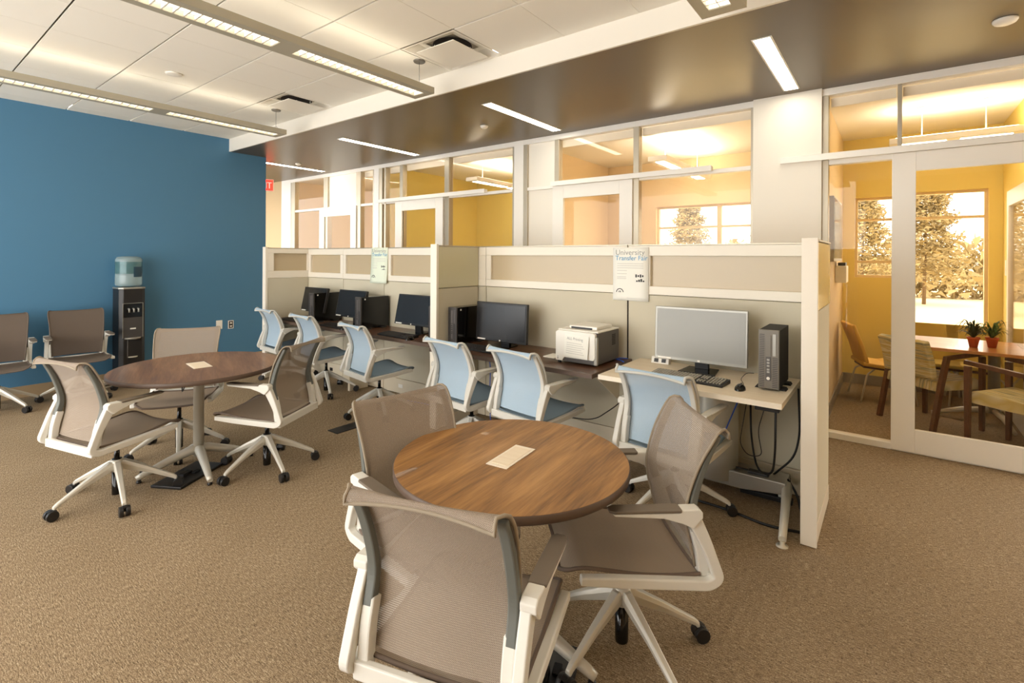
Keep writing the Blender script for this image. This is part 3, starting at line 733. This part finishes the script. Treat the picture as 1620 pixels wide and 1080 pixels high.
# ------------------------------------------------------------------ computers
def monitor(x, y, z, rz, w, h, zb, tilt, kind, label, sticker=True, dot=True):
    t = empty('monitor', (x, y, z), rz, label=label, cat='monitor')
    sm, bm_ = ('screeng', 'bezelg') if kind == 'g' else ('screen', 'black')
    rt = Matrix.Rotation(-tilt, 3, 'X'); c = Vector((0, -.02, zb+h/2))
    def OB(name, cx, cy, cz, sx, sy, sz, m, bev=0, par=t):
        return MB().obox(c+rt @ Vector((cx, cy, cz)), (sx, sy, sz), rt).build(name, m, par, bev)
    body = OB('housing', 0, .01, 0, w, .034, h, bm_, .004)
    OB('screen', 0, -.0085, .003, w-.026, .003, h-.036, sm)
    OB('rear_shell', 0, .034, 0, w*.6, .02, h*.6, 'black', .006)
    if sticker: OB('sticker', -w/2+.07, -.0085, -h/2+.011, .09, .003, .012, 'wplast')
    if dot: OB('badge', 0, -.0085, -h/2+.011, .014, .003, .012, 'wplast')
    mb = MB(); mb.prism([(.04, .01), (.075, .01), (.055, zb+h*.5), (.03, zb+h*.5)], 'x', -.045, .045); mb.build('stand_neck', 'black', t, .004)
    mb = MB(); mb.prism([(-.12, -.10), (.12, -.10), (.10, .10), (-.10, .10)], 'z', 0, .012); mb.build('stand_foot', 'gloss', t, .004)
    return t
monitor(-1.025, 3.45, .76, R(2), .60, .365, .065, R(3), 'g', 'large grey monitor with silver bezel on the light desk')
monitor(-2.72, 3.44, .74, R(0), .56, .34, .045, R(3), 'k', 'black monitor between the black tower and the printer')
monitor(-5.66, 3.44, .74, R(0), .50, .30, .10, R(12), 'k', 'farthest black monitor in the corner by the side partition')
monitor(-4.91, 3.44, .74, R(0), .51, .31, .09, R(12), 'k', 'middle black monitor of the left desk, between two towers')
monitor(-3.85, 3.44, .74, R(0), .51, .31, .09, R(12), 'k', 'black monitor partly hidden by the divider partition')
def tower(x, y, z, w, d, h, label, kind='k'):
    t = empty('computer_tower', (x, y, z), label=label, cat='computer')
    fm = 'cpug' if kind == 'g' else 'cpub'; z0 = .012
    box('case', 0, w, .02, d, z0, h, 'gloss' if kind == 'k' else 'blackm', t, .003)
    box('front_bezel', -.001, w+.001, 0, .0195, z0, h+.001, fm, t, .004)
    mb = MB(); n = 30
    for k in range(n):
        zz = z0+.012+(h-z0-.03)*k/n
        mb.box(.006, w*.3, -.0015, 0, zz, zz+.004)
    mb.build('grille', 'cpub' if kind == 'g' else 'black', t); mb = MB()
    for k in range(17):
        zz = z0+.012+(h-z0-.03)*k/n; mb.box(w*.68, w-.006, -.0015, 0, zz, zz+.004)
    mb.build('grille', 'cpub' if kind == 'g' else 'black', t)
    box('drive_bay', w*.36, w*.62, -.004, -.0002, h*.58, h*.92, 'dgrey' if kind == 'k' else 'cpug', t, .001)
    box('card_slot', w*.7, w*.86, -.004, -.0002, h*.58, h*.94, 'bezelg' if kind == 'g' else 'dgrey', t, .001)
    box('port_strip', w*.36, w*.62, -.004, -.0002, h*.17, h*.56, 'dgrey', t, .001)
    mb = MB()
    for a in (.5, .45, .4, .34, .3): mb.box(w*.42, w*.55, -.005, -.004, h*a, h*a+.01)
    mb.build('port', 'bezelg' if kind == 'g' else 'black', t)
    o = MB().lathe([(.009, 0), (.009, .003)], seg=16).build('power_button', 'wplast' if kind == 'g' else 'dgrey', t); o.rotation_euler.x = R(90); o.location = (w*.49, -.004, h*.21)
    mb = MB(); mb.prism([(-.03, 0), (w+.03, 0), (w+.022, .012), (-.022, .012)], 'y', .05, .12); mb.prism([(-.03, 0), (w+.03, 0), (w+.022, .012), (-.022, .012)], 'y', d-.12, d-.05)
    mb.build('stand_foot', 'blackm', t)
    if kind == 'k': box('badge', w+.0002, w+.002, .05, .065, h-.03, h-.015, 'wplast', t)
    return t
tower(-.617, 3.20, .76, .108, .33, .352, 'gunmetal computer tower on the light desk', 'g')
tower(-3.178+.012, 3.22, .74, .10, .40, .335, 'black computer tower right beside the divider partition')
tower(-5.52, 3.26, .74, .10, .38, .345, 'black computer tower between the two farthest monitors')
tower(-4.61, 3.26, .74, .10, .38, .345, 'black computer tower right of the middle monitor')
tower(-3.40, 3.20, .74, .10, .38, .33, 'black computer tower almost hidden behind the divider post')
def keyboard(x, y, z, rz, w, label, kind='k'):
    t = empty('keyboard', (x, y, z), rz, label=label, cat='keyboard'); d = .15
    MB().prism([(0, 0), (d, 0), (d, .024), (0, .014)], 'x', 0, w).build('case', 'black', t, .003)
    mb = MB(); blocks = [(0.012, .64*w), (.66*w, .765*w), (.785*w, w-.012)]
    for b0, b1 in blocks:
        n = max(3, round((b1-b0)/.0195)); p = (b1-b0)/n
        for r_ in range(6):
            if b0 > .65*w and b0 < .7*w and r_ == 2: continue
            for k in range(n):
                yy = .008+r_*.0228; zz = .0145+.0667*(yy)
                mb.box(b0+k*p+.0035, b0+(k+1)*p-.0035, yy+.004, yy+.0185, zz, zz+.006)
    mb.build('keys', 'keyw' if kind == 'g' else 'keyb', t)
keyboard(-1.26, 3.13, .76, R(-4), .47, 'black keyboard with pale worn keys on the light desk', 'g')
keyboard(-2.98, 3.13, .74, R(-2), .47, 'black keyboard in front of the monitor beside the printer')
keyboard(-5.98, 3.16, .74, R(0), .44, 'farthest black keyboard by the side partition')
keyboard(-5.16, 3.17, .74, R(-2), .44, 'black keyboard under the middle monitor')
keyboard(-4.11, 3.17, .74, R(-2), .46, 'black keyboard at the monitor next to the divider')
def mouse(x, y, z, rz, label, tail):
    t = empty('mouse', (x, y, z), rz, label=label, cat='mouse')
    def f(u, v):
        a = u*2*math.pi; b = v*math.pi/2; r_ = math.cos(b)
        return (.03*r_*math.cos(a), .052*r_*math.sin(a), .034*math.sin(b), u, v)
    mb = MB(); mb.grid(f, 24, 8); mb.build('shell', 'gloss', t)
    MB().tube(path([(0, .05, .008)]+tail, .02, 4), .0018, 6).build('cord', 'cord', t)
    box('wheel', -.003, .003, .018, .034, .028, .0345, 'dgrey', t, .001)
mouse(-.70, 3.13, .76, 0, 'black mouse on the light desk beside the gunmetal tower', [(.0, .10, .01), (-.03, .14, .03), (-.01, .2, .06), (.03, .22, .06)])
mouse(-4.66, 3.17, .74, 0, 'black mouse on the left desk near the middle tower', [(0, .09, .005)])
mouse(-3.62, 3.17, .74, 0, 'black mouse on the left desk near the divider', [(0, .09, .005)])
t = empty('power_module', (-1.40, 3.53, .76), label='small white power outlet block on the light desk', cat='power outlet')
MB().prism([(0, 0), (.05, 0), (.05, .045), (.015, .045)], 'x', 0, .13).build('housing', 'wplast', t, .003)
for k in (.02, .075): MB().obox((k+.018, .006, .022), (.03, .006, .026), Matrix.Rotation(R(-18), 3, 'X')).build('socket', 'black', t)
t = empty('desk_hub', (-.60, 3.02, .69), label='black device clipped under the light desk top', cat='device')
box('body', 0, .12, 0, .05, 0, .024, 'black', t, .003); box('clamp', .03, .09, 0, .05, .024, .04, 'blackm', t)
# printer
t = empty('printer', (-2.01, 3.19, .74), label='white laser printer with dark grey side on the walnut desk', cat='printer')
w, d, h = .345, .38, .245
box('body', .008, w-.008, .03, d, .012, h-.005, 'dgrey', t, .006)
mb = MB(); mb.prism([(.0, .04), (0, h-.015), (.02, h-.002), (w-.03, h-.002), (w-.015, h-.012), (w-.015, .06), (w-.03, .045), (.075, .045), (.06, .018), (0, .018)], 'y', 0, .03); mb.build('front_cover', 'wplast', t, .004)
box('tray_front', .065, w-.03, .012, .03, .014, .044, 'dgrey', t, .003)
box('corner_trim', w-.03, w+.0, .006, .03, .012, h-.03, 'silverg', t, .006)
box('top_cover', .003, w-.004, .03, d-.003, h-.0045, h+.006, 'wplast', t, .005)
box('top_lid', .06, w-.05, .10, d-.03, h+.0065, h+.03, 'wplast', t, .006)
box('output_slot', .08, w-.09, .095, .0995, h+.008, h+.02, 'black', t)
mb = MB()
for k in range(7): mb.box(w-.0078, w-.006, .26, .315, .13+.012*k, .137+.012*k)
mb.build('side_vent', 'blackm', t)
box('side_tray', -.10, -.001, -.02, .12, .028, .036, 'wplast', t, .002)
mb = MB(); mb.box(.02, .04, .003, .02, 0, .018); mb.box(w-.06, w-.03, .05, .08, 0, .012); mb.box(.02, .05, d-.06, d-.03, 0, .012); mb.box(w-.06, w-.03, d-.06, d-.03, 0, .012); mb.build('foot', 'blackm', t)
mb = MB(); mb.box(.018, .024, -.001, 0, .03, .04); mb.box(.018, .024, -.001, 0, .046, .05); mb.build('status_light', 'dgrey', t)
s = empty('paper_sign', (-1.93, 3.172, .80), label='white paper printing notice taped to the printer front', cat='sign')
o = MB().box(0, .20, 0, .0012, 0, .165).build('sheet', 'paper', s); s.rotation_euler = (R(-4), R(2), 0)
text_mesh('heading', 'ALL Printing', .028, 'tgrey', s, (.02, -.0005, .125), (R(90), 0, 0), .95)
mb = MB()
for k in range(6): mb.box(.02, .17-.012*(k % 3), -.0006, -.0001, .025+.015*k, .029+.015*k)
mb.build('text_line', 'tfine', s)

# ------------------------------------------------------------------ posters
def poster(x, y, z, w, h, pm, label, lean=0):
    t = empty('poster', (x, y, z-h), label=label, cat='poster')
    def f(u, v):
        return (u*w, -.004-.012*math.sin(v*math.pi)*0-lean*(1-v)**2, v*h, u, v)
    MB().grid(f, 4, 12).build('sheet', pm, t).modifiers.new('s', 'SOLIDIFY').thickness = .0008
    yy = -.0055-lean*.02
    text_mesh('title_text', 'University', .058*w/.29, 'tgrey', t, (.02*w/.29, yy, h*.86), (R(90), 0, 0), 1)
    text_mesh('title_text', 'Transfer Fair', .05*w/.29, 'tblue', t, (.02*w/.29, yy-lean*.03, h*.76), (R(90), 0, 0), 1)
    mb = MB()
    for a, b0, b1 in ((.69, .12, .86), (.65, .12, .86), (.61, .12, .86), (.56, .12, .4), (.5, .12, .4), (.44, .12, .38), (.41, .12, .38)):
        q = a; yl = -.005-lean*(1-q)**2
        mb.box(b0*w, b1*w, yl-.0006, yl, q*h, q*h+.004)
    mb.build('text_line', 'tfine', t)
    yl = -.005-lean*(.55)**2; mb = MB()
    for k in range(4): mb.box(w*(.64+.06*k), w*(.68+.06*k), yl-.0008, yl, h*(.44+.01*(k % 2)), h*(.485+.012*((k+1) % 2)))
    for k in range(4): mb.box(w*(.66+.06*k), w*(.705+.06*k), yl-.0008, yl, h*(.36), h*(.385+.015*(k % 3)))
    mb.build('picture', 'tblack', t)
    yl = -.005-lean*(.85)**2; mb = MB()
    for k in range(5):
        a = R(20+35*k); mb.obox((w*.2+.028*math.cos(a), yl, h*.15+.028*math.sin(a)), (.016, .0012, .006), Matrix.Rotation(-a-R(90), 3, 'Y'))
    mb.box(w*.17, w*.19, yl-.0006, yl, h*.15, h*.18); mb.box(w*.21, w*.23, yl-.0006, yl, h*.15, h*.18)
    mb.build('logo', 'tblack', t)
    MB().box(w*.4, w*.92, yl-.0006, yl, h*.045, h*.055).build('footer_line', 'tfine', t)
    return t
poster(-1.765, YP-.003, 1.607, .295, .415, 'paper', 'larger white University Transfer Fair poster near the printer', .0)
poster(-4.85, YP-.003, 1.628, .30, .41, 'paperg', 'smaller-looking pale green tinted poster on the left partition', .02)

# ------------------------------------------------------------------ cables
cable([(-1.60, 3.50, .742), (-1.63, 3.52, .747), (-1.70, 3.55, .747), (-1.68, 3.6, .746), (-1.62, 3.62, .746)], .004, 'cordb', 'blue cable coil on the walnut desk behind the printer', .02)
cable([(-1.50, 3.35, .70), (-1.49, 3.40, .45), (-1.57, 3.45, .30), (-1.50, 3.50, .15), (-1.53, 3.6, .10)], .004, 'cord', 'thin black cable hanging at the left end of the light desk', .08)
cable([(-1.40, 3.20, .70), (-1.55, 3.35, .48), (-1.85, 3.5, .25), (-2.3, 3.55, .20)], .004, 'cord', 'black cable sagging from the light desk towards the printer desk', .12)
cable([(-.90, 3.2, .71), (-.80, 3.22, .655), (-.66, 3.2, .69), (-.60, 3.1, .70)], .0035, 'cord', 'thin black cable drooping beneath the light desk top', .06)
cable([(-.73, 3.3, .70), (-.83, 3.36, .45), (-.93, 3.4, .2), (-.95, 3.42, .12)], .004, 'cordb', 'blue network cable hanging under the light desk', .1)
cable([(-.50, 3.05, .705), (-.51, 3.1, .45), (-.53, 3.15, .30), (-.64, 3.3, .24), (-.70, 3.42, .40), (-.72, 3.5, .62)], .006, 'cord', 'thick black cable looping under the light desk', .12)
cable([(-.45, 3.5, .73), (-.44, 3.5, .45), (-.47, 3.5, .3), (-.60, 3.5, .15)], .006, 'cord', 'black cable hanging straight down near the end partition', .1)
cable([(-.66, 3.1, .69), (-.70, 3.12, .45), (-.66, 3.14, .38), (-.58, 3.13, .40), (-.60, 3.1, .55), (-.56, 3.07, .69)], .0025, 'cord', 'very thin black wire loop hanging from the clipped device', .05)
cable([(-1.6, 3.55, .12), (-1.2, 3.42, .175), (-.9, 3.45, .175), (-.62, 3.45, .18)], .006, 'cord', 'black cable lying along the silver desk base', .1)
cable([(-1.1, 3.2, .008), (-.8, 3.2, .008), (-.55, 3.14, .008), (-.39, 3.18, .008)], .008, 'cord', 'thick black cable lying on the carpet behind the desk foot', .1)
cable([(-.50, 3.47, .17), (-.44, 3.40, .12), (-.40, 3.30, .03), (-.40, 3.25, .01)], .007, 'cord', 'black cable dropping off the end of the silver desk base', .06)
cable([(-3.0, 3.6, .70), (-2.92, 3.6, .56), (-2.85, 3.6, .66), (-2.8, 3.6, .70)], .004, 'cord', 'black cable loop under the walnut desk beside the divider', .06)
cable([(-2.98, 3.55, .70), (-2.95, 3.56, .5), (-2.96, 3.56, .3), (-2.9, 3.5, .02), (-2.8, 3.45, .008)], .004, 'cordb', 'blue cable dropping to the floor beside the divider', .08)
cable([(-2.95, 3.60, .25), (-2.85, 3.57, .05), (-2.72, 3.55, .12), (-2.62, 3.52, .008)], .004, 'cord', 'black cable arching on the floor behind the chairs', .06)
cable([(-4.45, 3.58, .006), (-4.1, 3.52, .006), (-3.8, 3.57, .006), (-3.45, 3.50, .006)], .005, 'cordb', 'blue network cable lying along the base of the left partitions', .08)
box('power_plug', -1.56, -1.50, 3.625, 3.658, .09, .13, 'black', None, .003, label='black plug in the partition base below the left end of the light desk', cat='plug')
mb = MB()
for k in range(5):
    a = .10+.012*k; mb.tube([(-2.72+a*1.4*math.cos(q)+.01*k, 3.46+a*.6*math.sin(q), .006+.003*k) for q in [2*math.pi*i/20 for i in range(21)]], .004, 6)
mb.build('cable_coil', 'cordb', label='coil of blue network cable on the floor behind the blue chairs', cat='cable')
t = empty('power_adapter', (-.72, 3.42, .152), label='black power adapter resting on the silver desk base', cat='power adapter')
box('brick', 0, .12, 0, .05, 0, .035, 'black', t, .006)
t.location.z = .151
t = empty('power_strip', (-.78, 3.50, .0), label='black power strip on the floor beside the end partition', cat='power strip')
box('body', 0, .30, 0, .05, 0, .03, 'black', t, .004); box('plug', .22, .25, .01, .04, .03, .05, 'wplast', t, .002)

# ------------------------------------------------------------------ water cooler, outlets
t = empty('water_cooler', (XW+.165, 1.965, 0), rz=R(-90)*-1, label='tall black water cooler standing against the blue wall', cat='water cooler')
# local: front faces -y after rotation; width along x
H_ = 1.13
prof = [(-.128, -.12), (-.09, -.155), (.09, -.155), (.128, -.12), (.128, .10), (.11, .12), (-.11, .12), (-.128, .10)]
MB().prism(prof, 'z', .0, H_).build('cabinet', 'black', t, .006)
MB().prism([(x*1.03, y*1.03) for x, y in prof], 'z', H_+.0005, H_+.018).build('top_collar', 'silverg', t, .003)
box('faucet_panel', -.088, .088, -.162, -.1555, .80, .96, 'gloss', t, .004)
box('front_panel', -.095, .095, -.160, -.1555, .56, .798, 'cpub', t, .004)
mb = MB()
for x in (-.099, .095): mb.box(x, x+.004, -.164, -.1555, .56, .965)
mb.box(-.095, .095, -.164, -.1555, .961, .965); mb.build('panel_trim', 'silverg', t)
mb = MB()
for x in (-.045, .0, .045): mb.tube([(x, -.162, .90), (x, -.19, .90), (x, -.195, .86)], .009, 10)
mb.build('tap', 'bezelg', t); box('brand_plate', -.028, .028, -.163, -.1605, .66, .675, 'wplast', t)
MB().lathe([(.08, .0), (.085, .012), (.085, .02)], (0, -.135, .545), 24).build('drip_tray', 'silverg', t)
MB().lathe([(.045, 0), (.05, .01), (.04, .012)], (0, -.15, .33), 20).build('cup_ring', 'silver', t)
MB().tube([(-.05, -.16, .33), (-.05, -.16, .54)], .005).build('cup_holder', 'dgrey', t)
t = empty('water_bottle', (XW+.165, 1.965, H_+.0185), label='clear blue water jug upside down on top of the cooler', cat='bottle')
MB().lathe([(.05, 0), (.125, .018), (.132, .04), (.132, .13), (.128, .14), (.132, .15), (.132, .235), (.128, .245), (.132, .255), (.132, .325), (.115, .355), (.06, .365)], seg=40).build('jug', 'water', t)
MB().lathe([(.1325, .16), (.1325, .30)], seg=40, cap=False).build('jug_band', 'bottle', t)
def f(u, v): a = R(-75+50*u); return (.1338*math.cos(a), .1338*math.sin(a)*-1*-1, .12+.13*v, u, v)
MB().grid(lambda u, v: (.1338*math.cos(R(5+50*u)), .1338*math.sin(R(5+50*u)), .12+.12*v, u, v), 10, 2).build('label', 'label', t)
t = empty('wall_outlet', (XW, 3.155, .50), label='power outlet with white rim low on the blue wall', cat='power outlet')
box('plate', .0005, .006, 0, .075, 0, .115, 'wplast', t, .002); box('socket_block', .0062, .009, .012, .063, .01, .105, 'blackm', t)
mb = MB()
for z_ in (.035, .08): mb.tube([(.009, .0375, z_), (.0105, .0375, z_)], .014, 14)
mb.build('receptacle', 'wplast', t)
t = empty('wall_plate', (XW, 3.00, .51), label='blank white wall plate left of the power outlet', cat='wall plate'); box('plate', .0005, .007, 0, .08, 0, .12, 'wplast', t, .002); box('jack', .0072, .009, .03, .05, .05, .07, 'frame', t)

# ------------------------------------------------------------------ meeting room contents
def armchair(x, y, deg, label):
    t = empty('armchair', (x, y, 0), R(deg), label=label, cat='chair', group='striped wooden armchairs')
    for s_ in (-1, 1):
        a, b = sorted((s_*.24, s_*.275))
        MB().strip([(-.29, 0), (-.20, .42), (-.14, .66)], a, b, .045).build('rear_leg', 'darkwood', t, .004)
        MB().strip([(.235, 0), (.235, .66)], a, b, [.03, .045]).build('front_leg', 'darkwood', t, .004)
        MB().strip([(-.16, .655), (.257, .69)], a, b, .035).build('arm_rail', 'darkwood', t, .004)
    f, tt = surf(smooth_pts([(-.24, .43), (0, .445), (.2, .45), (.245, .42)], 5), lambda v: .24, -.02)
    mb = MB(); mb.prism(path([(-.235, .36), (.24, .36), (.25, .44), (.2, .465), (-.22, .445)], .03, 4), 'x', -.238, .238); mb.build('seat_cushion', 'stripe2', t, .012, 3)
    mb = MB(); mb.strip([(-.235, .47), (-.26, .62), (-.32, .80)], -.236, .236, .06); mb.build('back_cushion', 'stripe', t, .015, 3)
armchair(.30, 6.08, -43, 'striped upholstered armchair with dark wooden arms behind the glass door')
armchair(.84, 5.55, 55, 'second striped wooden armchair, cut off by the right edge')
t = empty('meeting_table', (.60, 6.22, 0), label='honey wooden meeting table on a silver column base', cat='table')
MB().prism([(-.50, -.38), (.33, -.44), (.33, .42), (-.50, .40)], 'z', .712, .74).build('tabletop', 'honey', t, .004)
MB().lathe([(.045, .09), (.042, .70), (.1, .702), (.1, .711)], (.17, .22, 0), 24).build('column', 'silverg', t)
mb = MB()
for q in ((.26, -.15), (-.28, .21), (.30, .60)): mb.tube([(.17, .22, .12), ((.17+q[0])/2, (.22+q[1])/2, .09), (q[0], q[1], .02)], [.03, .025, .016], 10)
mb.build('base_legs', 'silver', t)
def plant(x, y, z, r, label, leaf, n, sp):
    t = empty('potted_plant', (x, y, z), label=label, cat='plant', group='plants on the meeting table')
    MB().lathe([(.028, 0), (.042, .075), (.047, .076), (.047, .09), (.038, .09), (.036, .08)], seg=20).build('pot', 'terra', t)
    mb = MB()
    for k in range(n):
        a = random.uniform(0, 6.28); L_ = random.uniform(.6, 1)*sp; h = random.uniform(.05, .16); c, s_ = math.cos(a), math.sin(a); pts = []
        w_ = .007
        for j in range(7):
            q = j/6; rr = L_*q; zz = .08+h*math.sin(q*2.4)*1.1-.02*q; ww = w_*(1-q**2)+.0006
            pts.append(((c*rr-s_*ww, s_*rr+c*ww, zz), (c*rr+s_*ww, s_*rr-c*ww, zz+.002)))
        vs = [(mb.bm.verts.new(p), mb.bm.verts.new(q)) for p, q in pts]
        for (p, q), (p2, q2) in zip(vs, vs[1:]): mb.bm.faces.new((p, q, q2, p2))
    mb.build('leaves', leaf, t)
plant(.59, 6.07, .7405, .05, 'dark leafed plant in a terracotta pot, left one on the meeting table', 'leafd', 46, .15)
plant(.72, 6.14, .7405, .05, 'green leafed plant in a terracotta pot, right one on the meeting table', 'leaf', 52, .15)
# yellow lounge chair at the left wall, two low-back chairs at the window
def lounge(x, y, deg, m, label, h=.82):
    t = empty('lounge_chair', (x, y, 0), R(deg), label=label, cat='chair')
    MB().strip([(-.20, .42), (-.25, .60), (-.33, h)], -.22, .22, .035).build('back_shell', m, t, .012, 3)
    MB().strip([(-.24, .41), (.0, .385), (.22, .42)], -.22, .22, .04).build('seat_shell', m, t, .012, 3)
    mb = MB(); mb.strip([(-.22, .37), (.0, .35), (.18, .38)], -.16, .16, .02); mb.build('wood_under_shell', 'darkwood', t, .004)
    for s_ in (-1, 1):
        MB().tube(path([(s_*.14, .12, .36), (s_*.20, .20, .30), (s_*.22, .24, .012)], .03, 4), .009, 10).build('leg', 'silver', t)
        MB().tube(path([(s_*.14, -.12, .345), (s_*.20, -.20, .30), (s_*.22, -.26, .012)], .03, 4), .009, 10).build('leg', 'silver', t)
lounge(-.07, 6.75, -72, 'yfab', 'yellow lounge chair on thin chrome legs against the left meeting room wall')
lounge(.38, 7.05, 180, 'olive', 'olive chair under the window, left one behind the meeting table', .80)
lounge(.70, 7.05, 180, 'olive', 'olive chair under the window, right one behind the meeting table', .80)
t = empty('wall_screen', (-.478, 5.55, 1.50), label='thin wall mounted screen seen edge-on on the meeting room wall', cat='screen')
box('panel', .0005, .05, 0, .95, 0, .62, 'bezelg', t, .004); box('screen_face', .0505, .053, .02, .93, .03, .6, 'tv', t)
t = empty('wall_box', (-.478, 6.35, 1.27), label='white box on the meeting room wall below the screen', cat='wall box')
box('body', .0005, .10, 0, .30, 0, .18, 'wplast', t, .004); box('camera_bar', .02, .09, .05, .25, .181, .215, 'black', t, .004)
t = empty('light_switch', (.95, 7.20, 1.36), label='white light switch on the yellow wall beside the window', cat='switch'); box('plate', -.008, -.0005, -.04, .04, 0, .16, 'wplast', t, .001); box('rocker', -.011, -.0082, -.012, .012, .05, .11, 'frame', t)
for x, lb in ((.52, 'wall outlet left one under the meeting room window'), (.86, 'wall outlet right one under the meeting room window')):
    t = empty('wall_outlet', (x, YB, .36), label=lb, cat='power outlet'); box('plate', 0, .075, -.006, -.0005, 0, .11, 'wplast', t, .001); box('socket', .02, .055, -.008, -.0062, .02, .09, 'frame', t)
# door in the right wall of the meeting room
t = empty('door_5', (.95, 6.0, 0), kind='structure', label='white framed door in the right yellow wall')
mb = MB()
for a, b, c, d in ((0, .08, .01, 2.2), (.82, .9, .01, 2.2), (.08, .82, 2.05, 2.2), (.08, .82, .01, .25)): mb.box(-.04, -.0005, a, b, c, d)
mb.build('door_frame', 'frame', t, .003); box('glass_pane', -.025, -.02, .08, .82, .25, 2.05, 'glass', t)

# ------------------------------------------------------------------ outdoors
box('ground', -60, 60, YB+.2, 130, -.35, -.3, 'field', kind='structure')
def tree(x, y, h, r, label, seed):
    random.seed(seed); t = empty('pine_tree', (x, y, -.3), label=label, cat='tree', group='trees beyond the windows')
    MB().tube([(0, 0, 0), (.05, 0, h*.5), (0, 0, h*.96)], [r*.045, r*.03, .03], 10).build('trunk', 'bark', t)
    mb = MB(); n = 11000
    for k in range(n):
        q = random.random()**.8; z_ = h*(.16+.84*q)
        lay = .72+.28*math.sin(q*38); rr = r*(1-q)**.6*lay*(.25+.75*random.random()**.5)+.12; a = random.uniform(0, 6.283)
        c = Vector((rr*math.cos(a), rr*math.sin(a), z_+random.uniform(-.2, .2))); s_ = random.uniform(.06, .15)*h/6
        d1 = Vector((random.gauss(0, 1), random.gauss(0, 1), random.gauss(0, .5))).normalized()*s_; d2 = Vector((random.gauss(0, 1), random.gauss(0, 1), random.gauss(0, 1))).normalized()*s_*.8
        mb.bm.faces.new([mb.bm.verts.new(p) for p in (c-d1, c+d2, c+d1)])
    mb.build('foliage', 'tree', t)
tree(1.05, 26, 5.6, 1.55, 'big pine tree outside the tall meeting room window', 1)
tree(-.9, 23, 4.7, 1.35, 'pine tree outside the small window of the yellow wall', 2)
tree(-8.3, 26, 5.0, 1.5, 'narrow pine outside the peach room window', 3)
tree(-4.6, 27, 3.9, 1.8, 'bushy pine at the right of the peach room window', 4)
random.seed(5); mb = MB()
for k in range(12000):
    a = random.uniform(-22, 14); c = Vector((a, 31+random.uniform(-1, 1), random.uniform(-.3, 1.9+.4*math.sin(a*.7)+.25*math.sin(a*2.3)))); s_ = .16
    mb.bm.faces.new([mb.bm.verts.new(c+Vector((random.gauss(0, s_), random.gauss(0, s_), random.gauss(0, s_)))) for _ in range(3)])
tag(mb.build('hedge', 'hedge'), 'hazy line of distant bushes along the horizon outside', 'bushes', kind='stuff')
